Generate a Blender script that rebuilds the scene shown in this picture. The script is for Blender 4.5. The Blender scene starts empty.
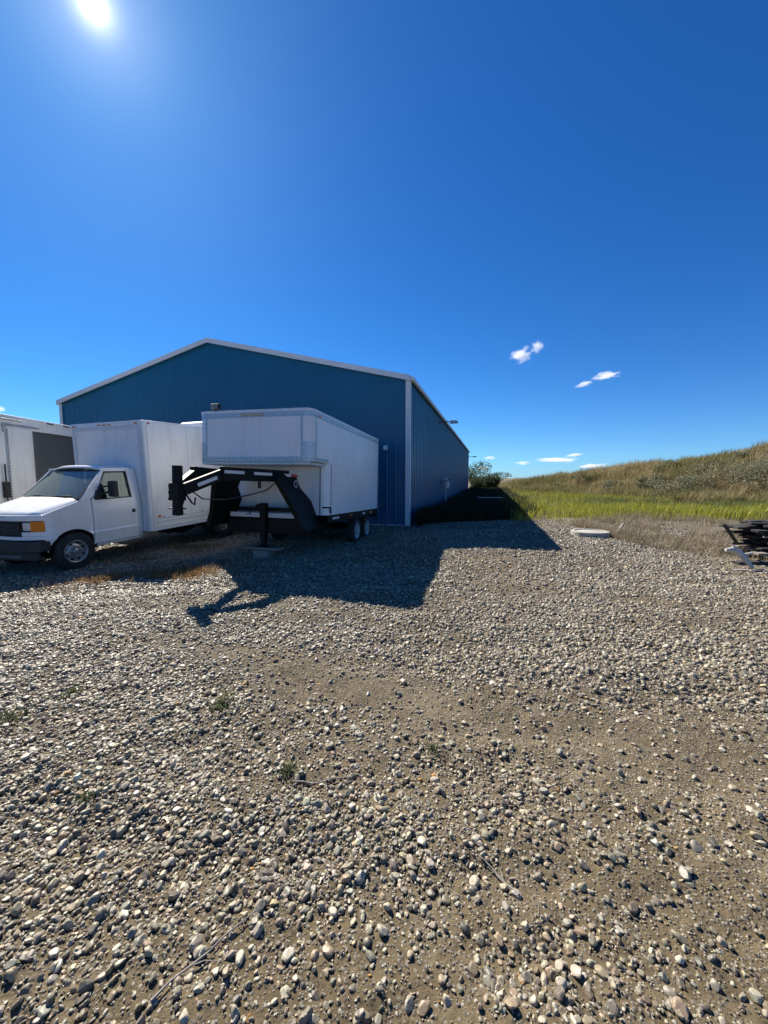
import bpy, bmesh, math, random
import numpy as np
from mathutils import Vector, Matrix, Euler, Quaternion
random.seed(7)
RNG = np.random.default_rng(11)
sc = bpy.context.scene
COL = sc.collection
R = math.radians

# ------------------------------------------------------------------ generic helpers
def tag(o, label=None, cat=None, group=None, kind=None):
    if label: o['label'] = label
    if cat: o['category'] = cat
    if group: o['group'] = group
    if kind: o['kind'] = kind
    return o

def empty(name, loc=(0, 0, 0), yaw=0.0, pitch=0.0, roll=0.0):
    o = bpy.data.objects.new(name, None)
    o.empty_display_size = 0.3
    o.rotation_mode = 'YXZ'
    o.location = loc
    o.rotation_euler = (pitch, roll, -yaw)
    COL.objects.link(o)
    return o

def copy_tree(o, parent=None):
    kids = [c for c in COL.objects if c.parent == o]
    c = o.copy(); COL.objects.link(c)
    if parent is not None: c.parent = parent
    for k in kids: copy_tree(k, c)
    return c

class MB:
    def __init__(s): s.v = []; s.f = []; s.m = []
    def add(s, verts, faces, mat=0):
        n = len(s.v); s.v += [tuple(map(float, p)) for p in verts]
        s.f += [tuple(n + i for i in f) for f in faces]; s.m += [mat] * len(faces)
    def box(s, c, d, rot=None, mat=0):
        x, y, z = d[0] / 2, d[1] / 2, d[2] / 2
        vs = [Vector(p) for p in ((-x, -y, -z), (x, -y, -z), (x, y, -z), (-x, y, -z), (-x, -y, z), (x, -y, z), (x, y, z), (-x, y, z))]
        if rot is not None: vs = [rot @ p for p in vs]
        vs = [p + Vector(c) for p in vs]
        s.add(vs, [(0, 3, 2, 1), (4, 5, 6, 7), (0, 1, 5, 4), (1, 2, 6, 5), (2, 3, 7, 6), (3, 0, 4, 7)], mat)
    def b2(s, lo, hi, mat=0):
        s.box([(a + b) / 2 for a, b in zip(lo, hi)], [abs(b - a) for a, b in zip(lo, hi)], mat=mat)
    def bar(s, p0, p1, w, h, mat=0, up=(0, 0, 1)):
        p0, p1 = Vector(p0), Vector(p1); d = p1 - p0; L = d.length; y = d / L
        x = y.cross(Vector(up)).normalized(); z = x.cross(y)
        m = Matrix((x, y, z)).transposed()
        s.box((p0 + p1) / 2, (w, L, h), m, mat)
    def prism(s, poly, axis, a0, a1, mat=0, cap0=True, cap1=True):
        n = len(poly)
        def P(p, a):
            if axis == 'x': return (a, p[0], p[1])
            if axis == 'y': return (p[0], a, p[1])
            return (p[0], p[1], a)
        vs = [P(p, a0) for p in poly] + [P(p, a1) for p in poly]
        fs = [(i, (i + 1) % n, n + (i + 1) % n, n + i) for i in range(n)]
        if cap0: fs.append(tuple(range(n - 1, -1, -1)))
        if cap1: fs.append(tuple(range(n, 2 * n)))
        s.add(vs, fs, mat)
    def tube(s, pts, r, n=10, mat=0, caps=True):
        pts = [Vector(p) for p in pts]; rs = r if isinstance(r, (list, tuple)) else [r] * len(pts)
        rings = []; prev = None
        for i, p in enumerate(pts):
            d = (pts[min(i + 1, len(pts) - 1)] - pts[max(i - 1, 0)]).normalized()
            a = prev if prev is not None else (Vector((0, 0, 1)) if abs(d.z) < .9 else Vector((1, 0, 0)))
            x = d.cross(a).normalized(); y = x.cross(d).normalized(); prev = y
            rings.append([p + (x * math.cos(t) + y * math.sin(t)) * rs[i] for t in [2 * math.pi * k / n for k in range(n)]])
        vs = [q for ring in rings for q in ring]; fs = []
        for i in range(len(pts) - 1):
            for k in range(n):
                fs.append((i * n + k, i * n + (k + 1) % n, (i + 1) * n + (k + 1) % n, (i + 1) * n + k))
        if caps: fs += [tuple(range(n - 1, -1, -1)), tuple(range((len(pts) - 1) * n, len(pts) * n))]
        s.add(vs, fs, mat)
    def lathe(s, prof, c=(0, 0, 0), axis='x', n=40, mat=0, close=False):
        vs = []; fs = []; m = len(prof)
        for k in range(n):
            t = 2 * math.pi * k / n
            for r, a in prof:
                if axis == 'x': p = (a, r * math.cos(t), r * math.sin(t))
                elif axis == 'y': p = (r * math.cos(t), a, r * math.sin(t))
                else: p = (r * math.cos(t), r * math.sin(t), a)
                vs.append((p[0] + c[0], p[1] + c[1], p[2] + c[2]))
        for k in range(n):
            k2 = (k + 1) % n
            for j in range(m if close else m - 1):
                j2 = (j + 1) % m
                fs.append((k * m + j, k2 * m + j, k2 * m + j2, k * m + j2))
        s.add(vs, fs, mat)
    def grid(s, fn, nu, nv, mat=0):
        vs = [fn(i / nu, j / nv) for j in range(nv + 1) for i in range(nu + 1)]
        fs = [(j * (nu + 1) + i, j * (nu + 1) + i + 1, (j + 1) * (nu + 1) + i + 1, (j + 1) * (nu + 1) + i) for j in range(nv) for i in range(nu)]
        s.add(vs, fs, mat)
    def build(s, name, mats, parent=None, bevel=0.0, smooth=30, recalc=True, solid=0.0, seg=2):
        me = bpy.data.meshes.new(name)
        me.from_pydata(s.v, [], s.f)
        mats = mats if isinstance(mats, (list, tuple)) else [mats]
        for m in mats: me.materials.append(m)
        if len(mats) > 1: me.polygons.foreach_set('material_index', s.m)
        bm = bmesh.new(); bm.from_mesh(me)
        bmesh.ops.remove_doubles(bm, verts=bm.verts, dist=1e-5)
        if recalc: bmesh.ops.recalc_face_normals(bm, faces=bm.faces)
        bm.to_mesh(me); bm.free()
        if smooth:
            me.shade_smooth(); me.set_sharp_from_angle(angle=R(smooth))
        o = bpy.data.objects.new(name, me); COL.objects.link(o)
        if parent is not None: o.parent = parent
        if solid:
            md = o.modifiers.new('solid', 'SOLIDIFY'); md.thickness = solid; md.offset = -1
        if bevel:
            md = o.modifiers.new('bevel', 'BEVEL'); md.width = bevel; md.segments = seg; md.limit_method = 'ANGLE'; md.angle_limit = R(40)
            md.harden_normals = True
        return o

def fast_mesh(name, verts, faces_list, mat, tint=None, smooth=False, parent=None):
    """verts (N,3); faces_list = list of (M,k) int arrays; tint (N,3) colour of each vertex"""
    me = bpy.data.meshes.new(name)
    nv = len(verts); me.vertices.add(nv)
    me.vertices.foreach_set('co', np.ascontiguousarray(verts, np.float32).ravel())
    nl = sum(f.size for f in faces_list); nf = sum(len(f) for f in faces_list)
    me.loops.add(nl); me.polygons.add(nf)
    me.loops.foreach_set('vertex_index', np.concatenate([f.ravel() for f in faces_list]).astype(np.int32))
    tot = np.concatenate([np.full(len(f), f.shape[1], np.int32) for f in faces_list])
    st = np.concatenate([[0], np.cumsum(tot)[:-1]]).astype(np.int32)
    me.polygons.foreach_set('loop_start', st)
    me.polygons.foreach_set('use_smooth', np.full(nf, smooth, bool))
    me.update(calc_edges=True)
    if tint is not None:
        at = me.attributes.new('tint', 'FLOAT_COLOR', 'POINT')
        c = np.ones((nv, 4), np.float32); c[:, :3] = tint
        at.data.foreach_set('color', c.ravel())
    me.materials.append(mat)
    o = bpy.data.objects.new(name, me); COL.objects.link(o)
    if parent is not None: o.parent = parent
    return o

# ---- value noise in numpy
_P = RNG.random((256, 256)).astype(np.float32)
def vnoise(x, y):
    xi = np.floor(x).astype(int); yi = np.floor(y).astype(int)
    fx = x - xi; fy = y - yi; fx = fx * fx * (3 - 2 * fx); fy = fy * fy * (3 - 2 * fy)
    g = lambda a, b: _P[a & 255, b & 255]
    return (g(xi, yi) * (1 - fx) + g(xi + 1, yi) * fx) * (1 - fy) + (g(xi, yi + 1) * (1 - fx) + g(xi + 1, yi + 1) * fx) * fy - .5
def fbm(x, y, o=4):
    s = 0; a = 1.0
    for k in range(o):
        s = s + a * vnoise(x * 2 ** k + 17.3 * k, y * 2 ** k + 9.1 * k); a *= .5
    return s
def sst(t):
    t = np.clip(t, 0, 1); return t * t * (3 - 2 * t)

# ------------------------------------------------------------------ camera (measured from the photograph)
CAM_H = 1.6; FPX = 385.0; PITCH = math.atan(34 / 385)
cd = bpy.data.cameras.new('camera'); cam = bpy.data.objects.new('camera', cd); COL.objects.link(cam)
cam.location = (0, 0, CAM_H); cam.rotation_euler = (math.pi / 2 - PITCH, 0, 0)
cd.sensor_fit = 'VERTICAL'; cd.sensor_height = 36; cd.sensor_width = 27; cd.lens = FPX / 1024 * 36
cd.clip_start = .05; cd.clip_end = 20000
sc.camera = cam
cP, sP = math.cos(PITCH), math.sin(PITCH)
def ray(px, py):
    x = (px - 384) / FPX; u = (512 - py) / FPX
    return Vector((x, cP + u * sP, -sP + u * cP))
def at_ground(px, py, z=0.0):
    d = ray(px, py); t = (z - CAM_H) / d.z
    return Vector((0, 0, CAM_H)) + d * t
def at_depth(px, py, Y):
    d = ray(px, py); return Vector((0, 0, CAM_H)) + d * (Y / d.y)

# ------------------------------------------------------------------ light
SUN = ray(93, 5).normalized()
SUN_EL = math.asin(SUN.z); SUN_AZ = math.atan2(SUN.x, SUN.y)
sl = bpy.data.lights.new('sun', 'SUN'); sl.energy = 5.0; sl.angle = R(.5); sl.color = (1.0, .93, .81)
so = bpy.data.objects.new('sun', sl); COL.objects.link(so); so.rotation_mode = 'QUATERNION'
so.rotation_quaternion = SUN.to_track_quat('Z', 'Y'); so.location = (-20, 30, 40)

w = bpy.data.worlds.new('World'); sc.world = w; w.use_nodes = True
nt = w.node_tree; nt.nodes.clear()
N = nt.nodes.new; L = nt.links.new
sky = N('ShaderNodeTexSky'); sky.sky_type = 'NISHITA'; sky.sun_disc = False
sky.sun_elevation = SUN_EL; sky.sun_rotation = SUN_AZ
sky.altitude = 600; sky.air_density = 1.0; sky.dust_density = .3; sky.ozone_density = 3.0
hs = N('ShaderNodeHueSaturation'); hs.inputs['Saturation'].default_value = 1.2; hs.inputs['Value'].default_value = 1.0
L(sky.outputs[0], hs.inputs['Color'])
geo = N('ShaderNodeTexCoord')
dot = N('ShaderNodeVectorMath'); dot.operation = 'DOT_PRODUCT'; dot.inputs[1].default_value = SUN
L(geo.outputs['Generated'], dot.inputs[0])
def mth(op, a, b=None):
    n = N('ShaderNodeMath'); n.operation = op
    for i, q in enumerate((a, b)):
        if q is None: continue
        if isinstance(q, (int, float)): n.inputs[i].default_value = q
        else: L(q, n.inputs[i])
    return n.outputs[0]
mx = mth('MAXIMUM', dot.outputs['Value'], 0.0)
glow = mth('ADD', mth('ADD', mth('MULTIPLY', mth('POWER', mx, 30000.0), 220.0), mth('MULTIPLY', mth('POWER', mx, 3200.0), 9.0)), mth('ADD', mth('MULTIPLY', mth('POWER', mx, 320.0), 2.2), mth('MULTIPLY', mth('POWER', mx, 20.0), .32)))
cg = N('ShaderNodeMixRGB'); cg.blend_type = 'ADD'; cg.inputs[0].default_value = 1
sg = N('ShaderNodeVectorMath'); sg.operation = 'SCALE'; sg.inputs[0].default_value = (1, .95, .92); L(glow, sg.inputs['Scale'])
tn = N('ShaderNodeVectorMath'); tn.operation = 'MULTIPLY'; tn.inputs[1].default_value = (.30, .80, 1.24); L(hs.outputs[0], tn.inputs[0])
sx = N('ShaderNodeSeparateXYZ'); L(geo.outputs['Generated'], sx.inputs[0])
hz = mth('MULTIPLY', mth('POWER', 2.718, mth('MULTIPLY', mth('ABSOLUTE', sx.outputs['Z']), -11.0)), 1.0)   # pale air low over the horizon
hc = N('ShaderNodeVectorMath'); hc.operation = 'SCALE'; hc.inputs[0].default_value = (1.6, 1.35, 2.9); L(hz, hc.inputs['Scale'])
ha = N('ShaderNodeVectorMath'); ha.operation = 'ADD'; L(tn.outputs[0], ha.inputs[0]); L(hc.outputs[0], ha.inputs[1])
L(ha.outputs[0], cg.inputs[1]); L(sg.outputs[0], cg.inputs[2])
bg = N('ShaderNodeBackground'); bg.inputs['Strength'].default_value = .05
wo = N('ShaderNodeOutputWorld'); L(cg.outputs[0], bg.inputs['Color']); L(bg.outputs[0], wo.inputs['Surface'])

vs = sc.view_settings; vs.view_transform = 'Standard'; vs.look = 'None'; vs.gamma = 1; vs.exposure = 1.0; vs.use_curve_mapping = False
sc.render.engine = 'CYCLES'
sc.cycles.use_denoising = True
sc.cycles.max_bounces = 8; sc.cycles.transparent_max_bounces = 12; sc.cycles.volume_bounces = 3
sc.cycles.sample_clamp_indirect = 6

# ------------------------------------------------------------------ materials
def mat(name):
    m = bpy.data.materials.new(name); m.use_nodes = True
    t = m.node_tree; b = t.nodes['Principled BSDF']
    return m, t, b
def nd(t, typ, **k):
    n = t.nodes.new(typ)
    for a, v in k.items(): setattr(n, a, v)
    return n
def surf(name, col, rough=.5, metal=0.0, var=.12, vscale=3.0, dirt=None, dirt_amt=.3, dirt_scale=1.2, bump=0.0, bscale=40.0, spec=.5, coat=0.0):
    m, t, b = mat(name)
    tc = nd(t, 'ShaderNodeTexCoord')
    n1 = nd(t, 'ShaderNodeTexNoise'); n1.inputs['Scale'].default_value = vscale; n1.inputs['Detail'].default_value = 6
    t.links.new(tc.outputs['Object'], n1.inputs['Vector'])
    mr = nd(t, 'ShaderNodeMapRange'); mr.inputs[1].default_value = .25; mr.inputs[2].default_value = .75
    mr.inputs[3].default_value = 1 - var; mr.inputs[4].default_value = 1 + var
    t.links.new(n1.outputs['Fac'], mr.inputs[0])
    mul = nd(t, 'ShaderNodeVectorMath', operation='SCALE'); mul.inputs[0].default_value = col[:3]
    t.links.new(mr.outputs[0], mul.inputs['Scale'])
    out = mul.outputs[0]
    if dirt:
        mp = nd(t, 'ShaderNodeMapping'); mp.inputs['Scale'].default_value = (1, 1, .22)
        t.links.new(tc.outputs['Object'], mp.inputs['Vector'])
        n2 = nd(t, 'ShaderNodeTexNoise'); n2.inputs['Scale'].default_value = dirt_scale * 4; n2.inputs['Detail'].default_value = 8; n2.inputs['Roughness'].default_value = .7
        t.links.new(mp.outputs[0], n2.inputs['Vector'])
        r2 = nd(t, 'ShaderNodeMapRange'); r2.inputs[1].default_value = .48; r2.inputs[2].default_value = .8; r2.inputs[3].default_value = 0; r2.inputs[4].default_value = dirt_amt
        t.links.new(n2.outputs['Fac'], r2.inputs[0])
        mix = nd(t, 'ShaderNodeMixRGB'); mix.inputs[2].default_value = (*dirt, 1)
        t.links.new(r2.outputs[0], mix.inputs[0]); t.links.new(out, mix.inputs[1]); out = mix.outputs[0]
    t.links.new(out, b.inputs['Base Color'])
    rr = nd(t, 'ShaderNodeMapRange'); rr.inputs[3].default_value = max(0, rough - .08); rr.inputs[4].default_value = min(1, rough + .08)
    t.links.new(n1.outputs['Fac'], rr.inputs[0]); t.links.new(rr.outputs[0], b.inputs['Roughness'])
    b.inputs['Metallic'].default_value = metal; b.inputs['Specular IOR Level'].default_value = spec
    b.inputs['Coat Weight'].default_value = coat
    if bump:
        n3 = nd(t, 'ShaderNodeTexNoise'); n3.inputs['Scale'].default_value = bscale; n3.inputs['Detail'].default_value = 5
        t.links.new(tc.outputs['Object'], n3.inputs['Vector'])
        bp = nd(t, 'ShaderNodeBump'); bp.inputs['Strength'].default_value = bump; bp.inputs['Distance'].default_value = .02
        t.links.new(n3.outputs['Fac'], bp.inputs['Height']); t.links.new(bp.outputs[0], b.inputs['Normal'])
    return m
def tintmat(name, rough=.8, trans=0.0, spec=.3, bump=False, noise=0.0):
    m, t, b = mat(name)
    a = nd(t, 'ShaderNodeAttribute', attribute_name='tint')
    out = a.outputs['Color']
    if noise:
        tc = nd(t, 'ShaderNodeTexCoord'); n1 = nd(t, 'ShaderNodeTexNoise'); n1.inputs['Scale'].default_value = 55; n1.inputs['Detail'].default_value = 5
        t.links.new(tc.outputs['Object'], n1.inputs['Vector'])
        mr = nd(t, 'ShaderNodeMapRange'); mr.inputs[1].default_value = .3; mr.inputs[2].default_value = .7; mr.inputs[3].default_value = 1 - noise; mr.inputs[4].default_value = 1 + noise
        t.links.new(n1.outputs['Fac'], mr.inputs[0])
        sc_ = nd(t, 'ShaderNodeVectorMath', operation='SCALE'); t.links.new(out, sc_.inputs[0]); t.links.new(mr.outputs[0], sc_.inputs['Scale']); out = sc_.outputs[0]
        if bump:
            bp = nd(t, 'ShaderNodeBump'); bp.inputs['Strength'].default_value = .35; bp.inputs['Distance'].default_value = .004
            t.links.new(n1.outputs['Fac'], bp.inputs['Height']); t.links.new(bp.outputs[0], b.inputs['Normal'])
    t.links.new(out, b.inputs['Base Color']); b.inputs['Roughness'].default_value = rough; b.inputs['Specular IOR Level'].default_value = spec
    if trans:
        tr = nd(t, 'ShaderNodeBsdfTranslucent'); t.links.new(out, tr.inputs['Color'])
        ms = nd(t, 'ShaderNodeMixShader'); ms.inputs[0].default_value = trans
        t.links.new(b.outputs[0], ms.inputs[1]); t.links.new(tr.outputs[0], ms.inputs[2])
        t.links.new(ms.outputs[0], t.nodes['Material Output'].inputs['Surface'])
    return m
def glassmat(name, tint=(.75, .85, .82), ior=1.5):
    m, t, b = mat(name); t.nodes.remove(b)
    tr = nd(t, 'ShaderNodeBsdfTransparent'); tr.inputs['Color'].default_value = (*tint, 1)
    gl = nd(t, 'ShaderNodeBsdfGlossy'); gl.inputs['Roughness'].default_value = .02; gl.inputs['Color'].default_value = (.95, .97, 1, 1)
    fr = nd(t, 'ShaderNodeFresnel'); fr.inputs['IOR'].default_value = ior
    ms = nd(t, 'ShaderNodeMixShader'); t.links.new(fr.outputs[0], ms.inputs[0]); t.links.new(tr.outputs[0], ms.inputs[1]); t.links.new(gl.outputs[0], ms.inputs[2])
    t.links.new(ms.outputs[0], t.nodes['Material Output'].inputs['Surface'])
    return m

M = {}
M['blue'] = surf('blue_steel', (.003, .098, .20), .36, 0, .10, .8, (.02, .10, .17), .25, .4, spec=.5)
M['trim'] = surf('white_trim', (.62, .66, .70), .45, 0, .06, 2)
M['roofing'] = surf('roofing', (.55, .57, .58), .4, .6, .08, 1)
M['white'] = surf('white_paint', (.81, .82, .81), .32, 0, .03, 1.5, (.40, .35, .28), .40, 1.1, coat=.25)
M['van'] = surf('van_paint', (.82, .83, .83), .28, 0, .02, 1.5, (.40, .35, .28), .22, 1.6, coat=.4)
M['frp'] = surf('white_panel', (.80, .81, .82), .30, 0, .03, .9, (.36, .33, .28), .34, .9, spec=.5)
M['alu'] = surf('aluminium', (.52, .54, .56), .42, .75, .12, 6, (.2, .19, .18), .4, 2)
M['rivet'] = surf('rivet_metal', (.20, .20, .21), .5, .3, .1, 9)
M['black'] = surf('black_paint', (.004, .004, .0043), .55, 0, .2, 5, (.018, .015, .012), .25, 1.5, spec=.22)
M['plastic'] = surf('black_plastic', (.022, .023, .025), .55, 0, .15, 8, (.1, .09, .08), .3, 2)
M['rubber'] = surf('tyre_rubber', (.02, .02, .02), .85, 0, .2, 20, (.09, .08, .065), .5, 2)
M['steelrim'] = surf('rim_steel', (.34, .345, .35), .42, .6, .15, 8, (.14, .12, .09), .5, 3)
M['whiterim'] = surf('white_rim', (.46, .46, .46), .5, 0, .1, 8, (.2, .17, .13), .5, 3)
M['grey'] = surf('dark_grey_panel', (.10, .11, .118), .55, 0, .12, 1.5, (.12, .11, .1), .3, 1)
M['inner'] = surf('interior_trim', (.20, .20, .195), .8, 0, .1, 5)
M['amber'] = surf('amber_lens', (.75, .19, .008), .15, 0, .06, 20, coat=.6)
M['clear'] = surf('clear_lens', (.62, .64, .66), .12, .25, .1, 30, coat=.8)
M['pale'] = surf('sun_faded_lens', (.55, .42, .28), .3, 0, .08, 20)
M['red'] = surf('red_lens', (.38, .012, .01), .25, 0, .1, 20, coat=.4)
M['tape'] = surf('reflective_tape', (.66, .66, .64), .45, 0, .1, 20)
M['conc'] = surf('concrete', (.36, .345, .31), .9, 0, .15, 4, (.22, .2, .17), .4, 2, .35, 30)
M['bleach'] = surf('bleached_wood', (.52, .49, .44), .8, 0, .12, 6, (.25, .22, .18), .35, 3, .5, 30)
M['darkwood'] = surf('black_wood', (.030, .027, .025), .85, 0, .35, 3, (.10, .09, .08), .3, 2.2, .5, 25)
M['greywood'] = surf('grey_wood', (.24, .215, .19), .85, 0, .25, 5, (.1, .085, .07), .4, 2, .5, 25)
M['glass'] = glassmat('window_glass')
M['wglass'] = glassmat('windscreen_glass', (.62, .78, .74), 1.9)
_t = M['wglass'].node_tree; _ms = _t.nodes['Mix Shader']; _df = nd(_t, 'ShaderNodeBsdfDiffuse'); _df.inputs['Color'].default_value = (.42, .52, .49, 1)
_m2 = nd(_t, 'ShaderNodeMixShader'); _m2.inputs[0].default_value = .30; _t.links.new(_ms.outputs[0], _m2.inputs[1]); _t.links.new(_df.outputs[0], _m2.inputs[2]); _t.links.new(_m2.outputs[0], _t.nodes['Material Output'].inputs['Surface'])
M['rusty'] = surf('rusty_paint', (.55, .54, .52), .6, 0, .1, 4, (.16, .07, .03), .95, 2.2)
M['bark'] = surf('bark', (.11, .085, .065), .9, 0, .3, 9)
M['stone'] = tintmat('stone', .50, 0, .5, True, .25)
M['leaf'] = tintmat('leaf', .6, .38, .3)
M['dry'] = tintmat('dry_blade', .7, .30, .25)

# ------------------------------------------------------------------ terrain height
def gz(x, y, fine=True):
    x = np.asarray(x, float); y = np.asarray(y, float)
    z = -.25 * sst((-x - .6) / 5.6) * sst((y - 2.8) / 4.0)
    z = z - .10 * np.exp(-((x + .9) ** 2 + (y - 10.3) ** 2) / 3.0)
    z = z + .16 * np.exp(-((x - 5.2) ** 2 / 3.2 + (y - 10.6) ** 2 / 1.6))
    z = z + .05 * np.exp(-(((y - 8.2) - .12 * x) ** 2) / .5) * sst((x - .5) / 2) * sst((8 - x) / 2)
    r = np.hypot(x, y)
    z = z + .07 * fbm(x * .21 + 3, y * .21 + 1, 3) * np.clip(r / 3, .2, 1) * np.exp(-(r / 60) ** 2)
    z = z + .055 * fbm(x * .8 + 7, y * 1.5 + 3, 4) * np.exp(-(r / 25) ** 2)
    z = z + .030 * fbm(x * .35 + 1, y * 3.0 + 3 + .5 * x, 2) * np.exp(-(r / 14) ** 2)
    if fine: z = z + .026 * fbm(x * 6, y * 7, 5) * np.exp(-(r / 9) ** 2)
    # level pad under the big building
    bx = np.asarray(x) - .825; by = np.asarray(y) - 12.793
    s = math.sin(.26757) * bx + math.cos(.26757) * by; t = math.cos(.26757) * bx - math.sin(.26757) * by
    pad = sst((s + 1.6) / 1.4) * sst((1.8 - t) / 1.4) * sst((t + 17) / 1.5)
    return z * (1 - pad)
def gz1(x, y): return float(gz(np.array([x]), np.array([y]))[0])
def lot_mask(x, y):
    e = 6.1 + .55 * fbm(y * .6 + 2, x * .3, 3) + .05 * np.clip(7 - y, 0, 4)
    return sst((e - x) / .8 + .5) * sst((15.5 - y + .8 * fbm(x * .4, y * .4, 2)) / 1.5)

def build_ground():
    na = 900
    ang = np.concatenate([np.linspace(-62, 62, 640, endpoint=False), np.linspace(62, 298, 160, endpoint=False)])
    ang = np.radians(ang); na = len(ang)
    rr = [.25]
    while rr[-1] < 6000: rr.append(rr[-1] * (1.016 if rr[-1] < 25 else 1.08))
    rr = np.array(rr); nr = len(rr)
    A, Rr = np.meshgrid(ang, rr)
    X = Rr * np.sin(A); Y = Rr * np.cos(A)
    V = np.stack([X, Y, gz(X, Y)], -1).reshape(-1, 3)
    i = np.arange(nr - 1)[:, None] * na; j = np.arange(na)[None]; j2 = (j + 1) % na
    F = np.stack([i + j, i + j2, i + na + j2, i + na + j], -1).reshape(-1, 4)[:, ::-1]
    V = np.vstack([V, [[0, 0, V[:na, 2].mean()]]])
    T = np.stack([np.arange(na), (np.arange(na) + 1) % na, np.full(na, len(V) - 1)], -1)[:, ::-1]
    lm = lot_mask(V[:, 0], V[:, 1])
    tint = np.stack([lm, lm, lm], -1)
    m, t, b = mat('yard_dirt')
    tc = nd(t, 'ShaderNodeTexCoord')
    def noise(s, d=6, r=.6):
        n = nd(t, 'ShaderNodeTexNoise'); n.inputs['Scale'].default_value = s; n.inputs['Detail'].default_value = d; n.inputs['Roughness'].default_value = r
        t.links.new(tc.outputs['Object'], n.inputs['Vector']); return n
    def ramp(src, *stops):
        r = nd(t, 'ShaderNodeValToRGB'); e = r.color_ramp.elements
        while len(e) < len(stops): e.new(.5)
        for k, (p, c) in enumerate(stops): e[k].position = p; e[k].color = (*c, 1)
        t.links.new(src, r.inputs[0]); return r.outputs[0]
    n1 = noise(.55, 7, .65); n2 = noise(26, 6, .7)
    base = ramp(n1.outputs['Fac'], (.3, (.088, .066, .037)), (.5, (.130, .100, .058)), (.7, (.185, .148, .094)))
    fine = ramp(n2.outputs['Fac'], (.3, (.62, .62, .62)), (.55, (1, 1, 1)), (.75, (1.25, 1.25, 1.22)))
    mul = nd(t, 'ShaderNodeMixRGB', blend_type='MULTIPLY'); mul.inputs[0].default_value = 1
    t.links.new(base, mul.inputs[1]); t.links.new(fine, mul.inputs[2])
    # grit: small cells of mixed stone colour
    vo = nd(t, 'ShaderNodeTexVoronoi'); vo.inputs['Scale'].default_value = 75; t.links.new(tc.outputs['Object'], vo.inputs['Vector'])
    sep = nd(t, 'ShaderNodeSeparateColor'); t.links.new(vo.outputs['Color'], sep.inputs[0])
    grit = ramp(sep.outputs[0], (0, (.06, .055, .045)), (.4, (.13, .115, .09)), (.8, (.19, .175, .145)), (1, (.32, .30, .26)))
    gm = nd(t, 'ShaderNodeMath', operation='LESS_THAN'); t.links.new(vo.outputs['Distance'], gm.inputs[0]); gm.inputs[1].default_value = .42
    gsel = nd(t, 'ShaderNodeMath', operation='GREATER_THAN'); t.links.new(sep.outputs[1], gsel.inputs[0]); gsel.inputs[1].default_value = .45
    gmul = nd(t, 'ShaderNodeMath', operation='MULTIPLY'); t.links.new(gm.outputs[0], gmul.inputs[0]); t.links.new(gsel.outputs[0], gmul.inputs[1])
    gx = nd(t, 'ShaderNodeMixRGB'); t.links.new(gmul.outputs[0], gx.inputs[0]); t.links.new(mul.outputs[0], gx.inputs[1]); t.links.new(grit, gx.inputs[2])
    # soil of the field beyond the yard
    at = nd(t, 'ShaderNodeAttribute', attribute_name='tint')
    n3 = noise(.25, 6, .6)
    field = ramp(n3.outputs['Fac'], (.3, (.12, .10, .068)), (.7, (.20, .172, .12)))
    fm = nd(t, 'ShaderNodeMixRGB'); t.links.new(at.outputs['Fac'], fm.inputs[0]); t.links.new(field, fm.inputs[1]); t.links.new(gx.outputs[0], fm.inputs[2])
    t.links.new(fm.outputs[0], b.inputs['Base Color']); b.inputs['Roughness'].default_value = .93; b.inputs['Specular IOR Level'].default_value = .25
    bp = nd(t, 'ShaderNodeBump'); bp.inputs['Strength'].default_value = .8; bp.inputs['Distance'].default_value = .012; t.links.new(n2.outputs['Fac'], bp.inputs['Height'])
    inv = nd(t, 'ShaderNodeMath', operation='MULTIPLY'); t.links.new(vo.outputs['Distance'], inv.inputs[0]); t.links.new(gsel.outputs[0], inv.inputs[1])
    bp2 = nd(t, 'ShaderNodeBump', invert=True); bp2.inputs['Strength'].default_value = .7; bp2.inputs['Distance'].default_value = .008
    t.links.new(inv.outputs[0], bp2.inputs['Height']); t.links.new(bp.outputs[0], bp2.inputs['Normal'])
    t.links.new(bp2.outputs[0], b.inputs['Normal'])
    o = fast_mesh('ground', V, [F, T], m, tint, True)
    tag(o, 'dusty brown gravel yard sloping gently towards the parked vehicles', 'ground', kind='structure')
build_ground()

# ------------------------------------------------------------------ gravel
def ico(sub):
    bm = bmesh.new(); bmesh.ops.create_icosphere(bm, subdivisions=sub + 1, radius=1)
    V = np.array([v.co[:] for v in bm.verts]); F = np.array([[v.index for v in f.verts] for f in bm.faces]); bm.free(); return V, F
def rock_shapes(sub, n, rng):
    V, F = ico(sub); V /= np.linalg.norm(V, axis=1, keepdims=True); out = []
    for _ in range(n):
        k = rng.integers(7, 12); nrm = rng.normal(size=(k, 3)); nrm /= np.linalg.norm(nrm, axis=1, keepdims=True)
        hgt = rng.uniform(.62, 1.0, k)
        d = np.maximum(V @ nrm.T, 1e-3); r = hgt / d
        r = np.concatenate([r, np.full((len(V), 1), 1.08)], 1)
        e = 36.0; r = (r ** -e).sum(1) ** (-1 / e)
        S = V * r[:, None]; S /= np.abs(S).max(0)
        out.append(S)
    return out, F
PALETTE = np.array([[.29, .27, .245], [.36, .34, .305], [.43, .405, .36], [.22, .21, .195], [.14, .135, .13], [.36, .30, .235], [.42, .355, .27], [.29, .235, .18],
                    [.56, .53, .475], [.36, .28, .225], [.255, .262, .255], [.66, .63, .58], [.40, .375, .33], [.33, .315, .295], [.24, .215, .18], [.48, .27, .07]])
PW = np.array([14, 15, 12, 10, 5, 10, 8, 7, 6, 4, 6, 2.0, 10, 10, 7, .35]); PW = PW / PW.sum()
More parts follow.
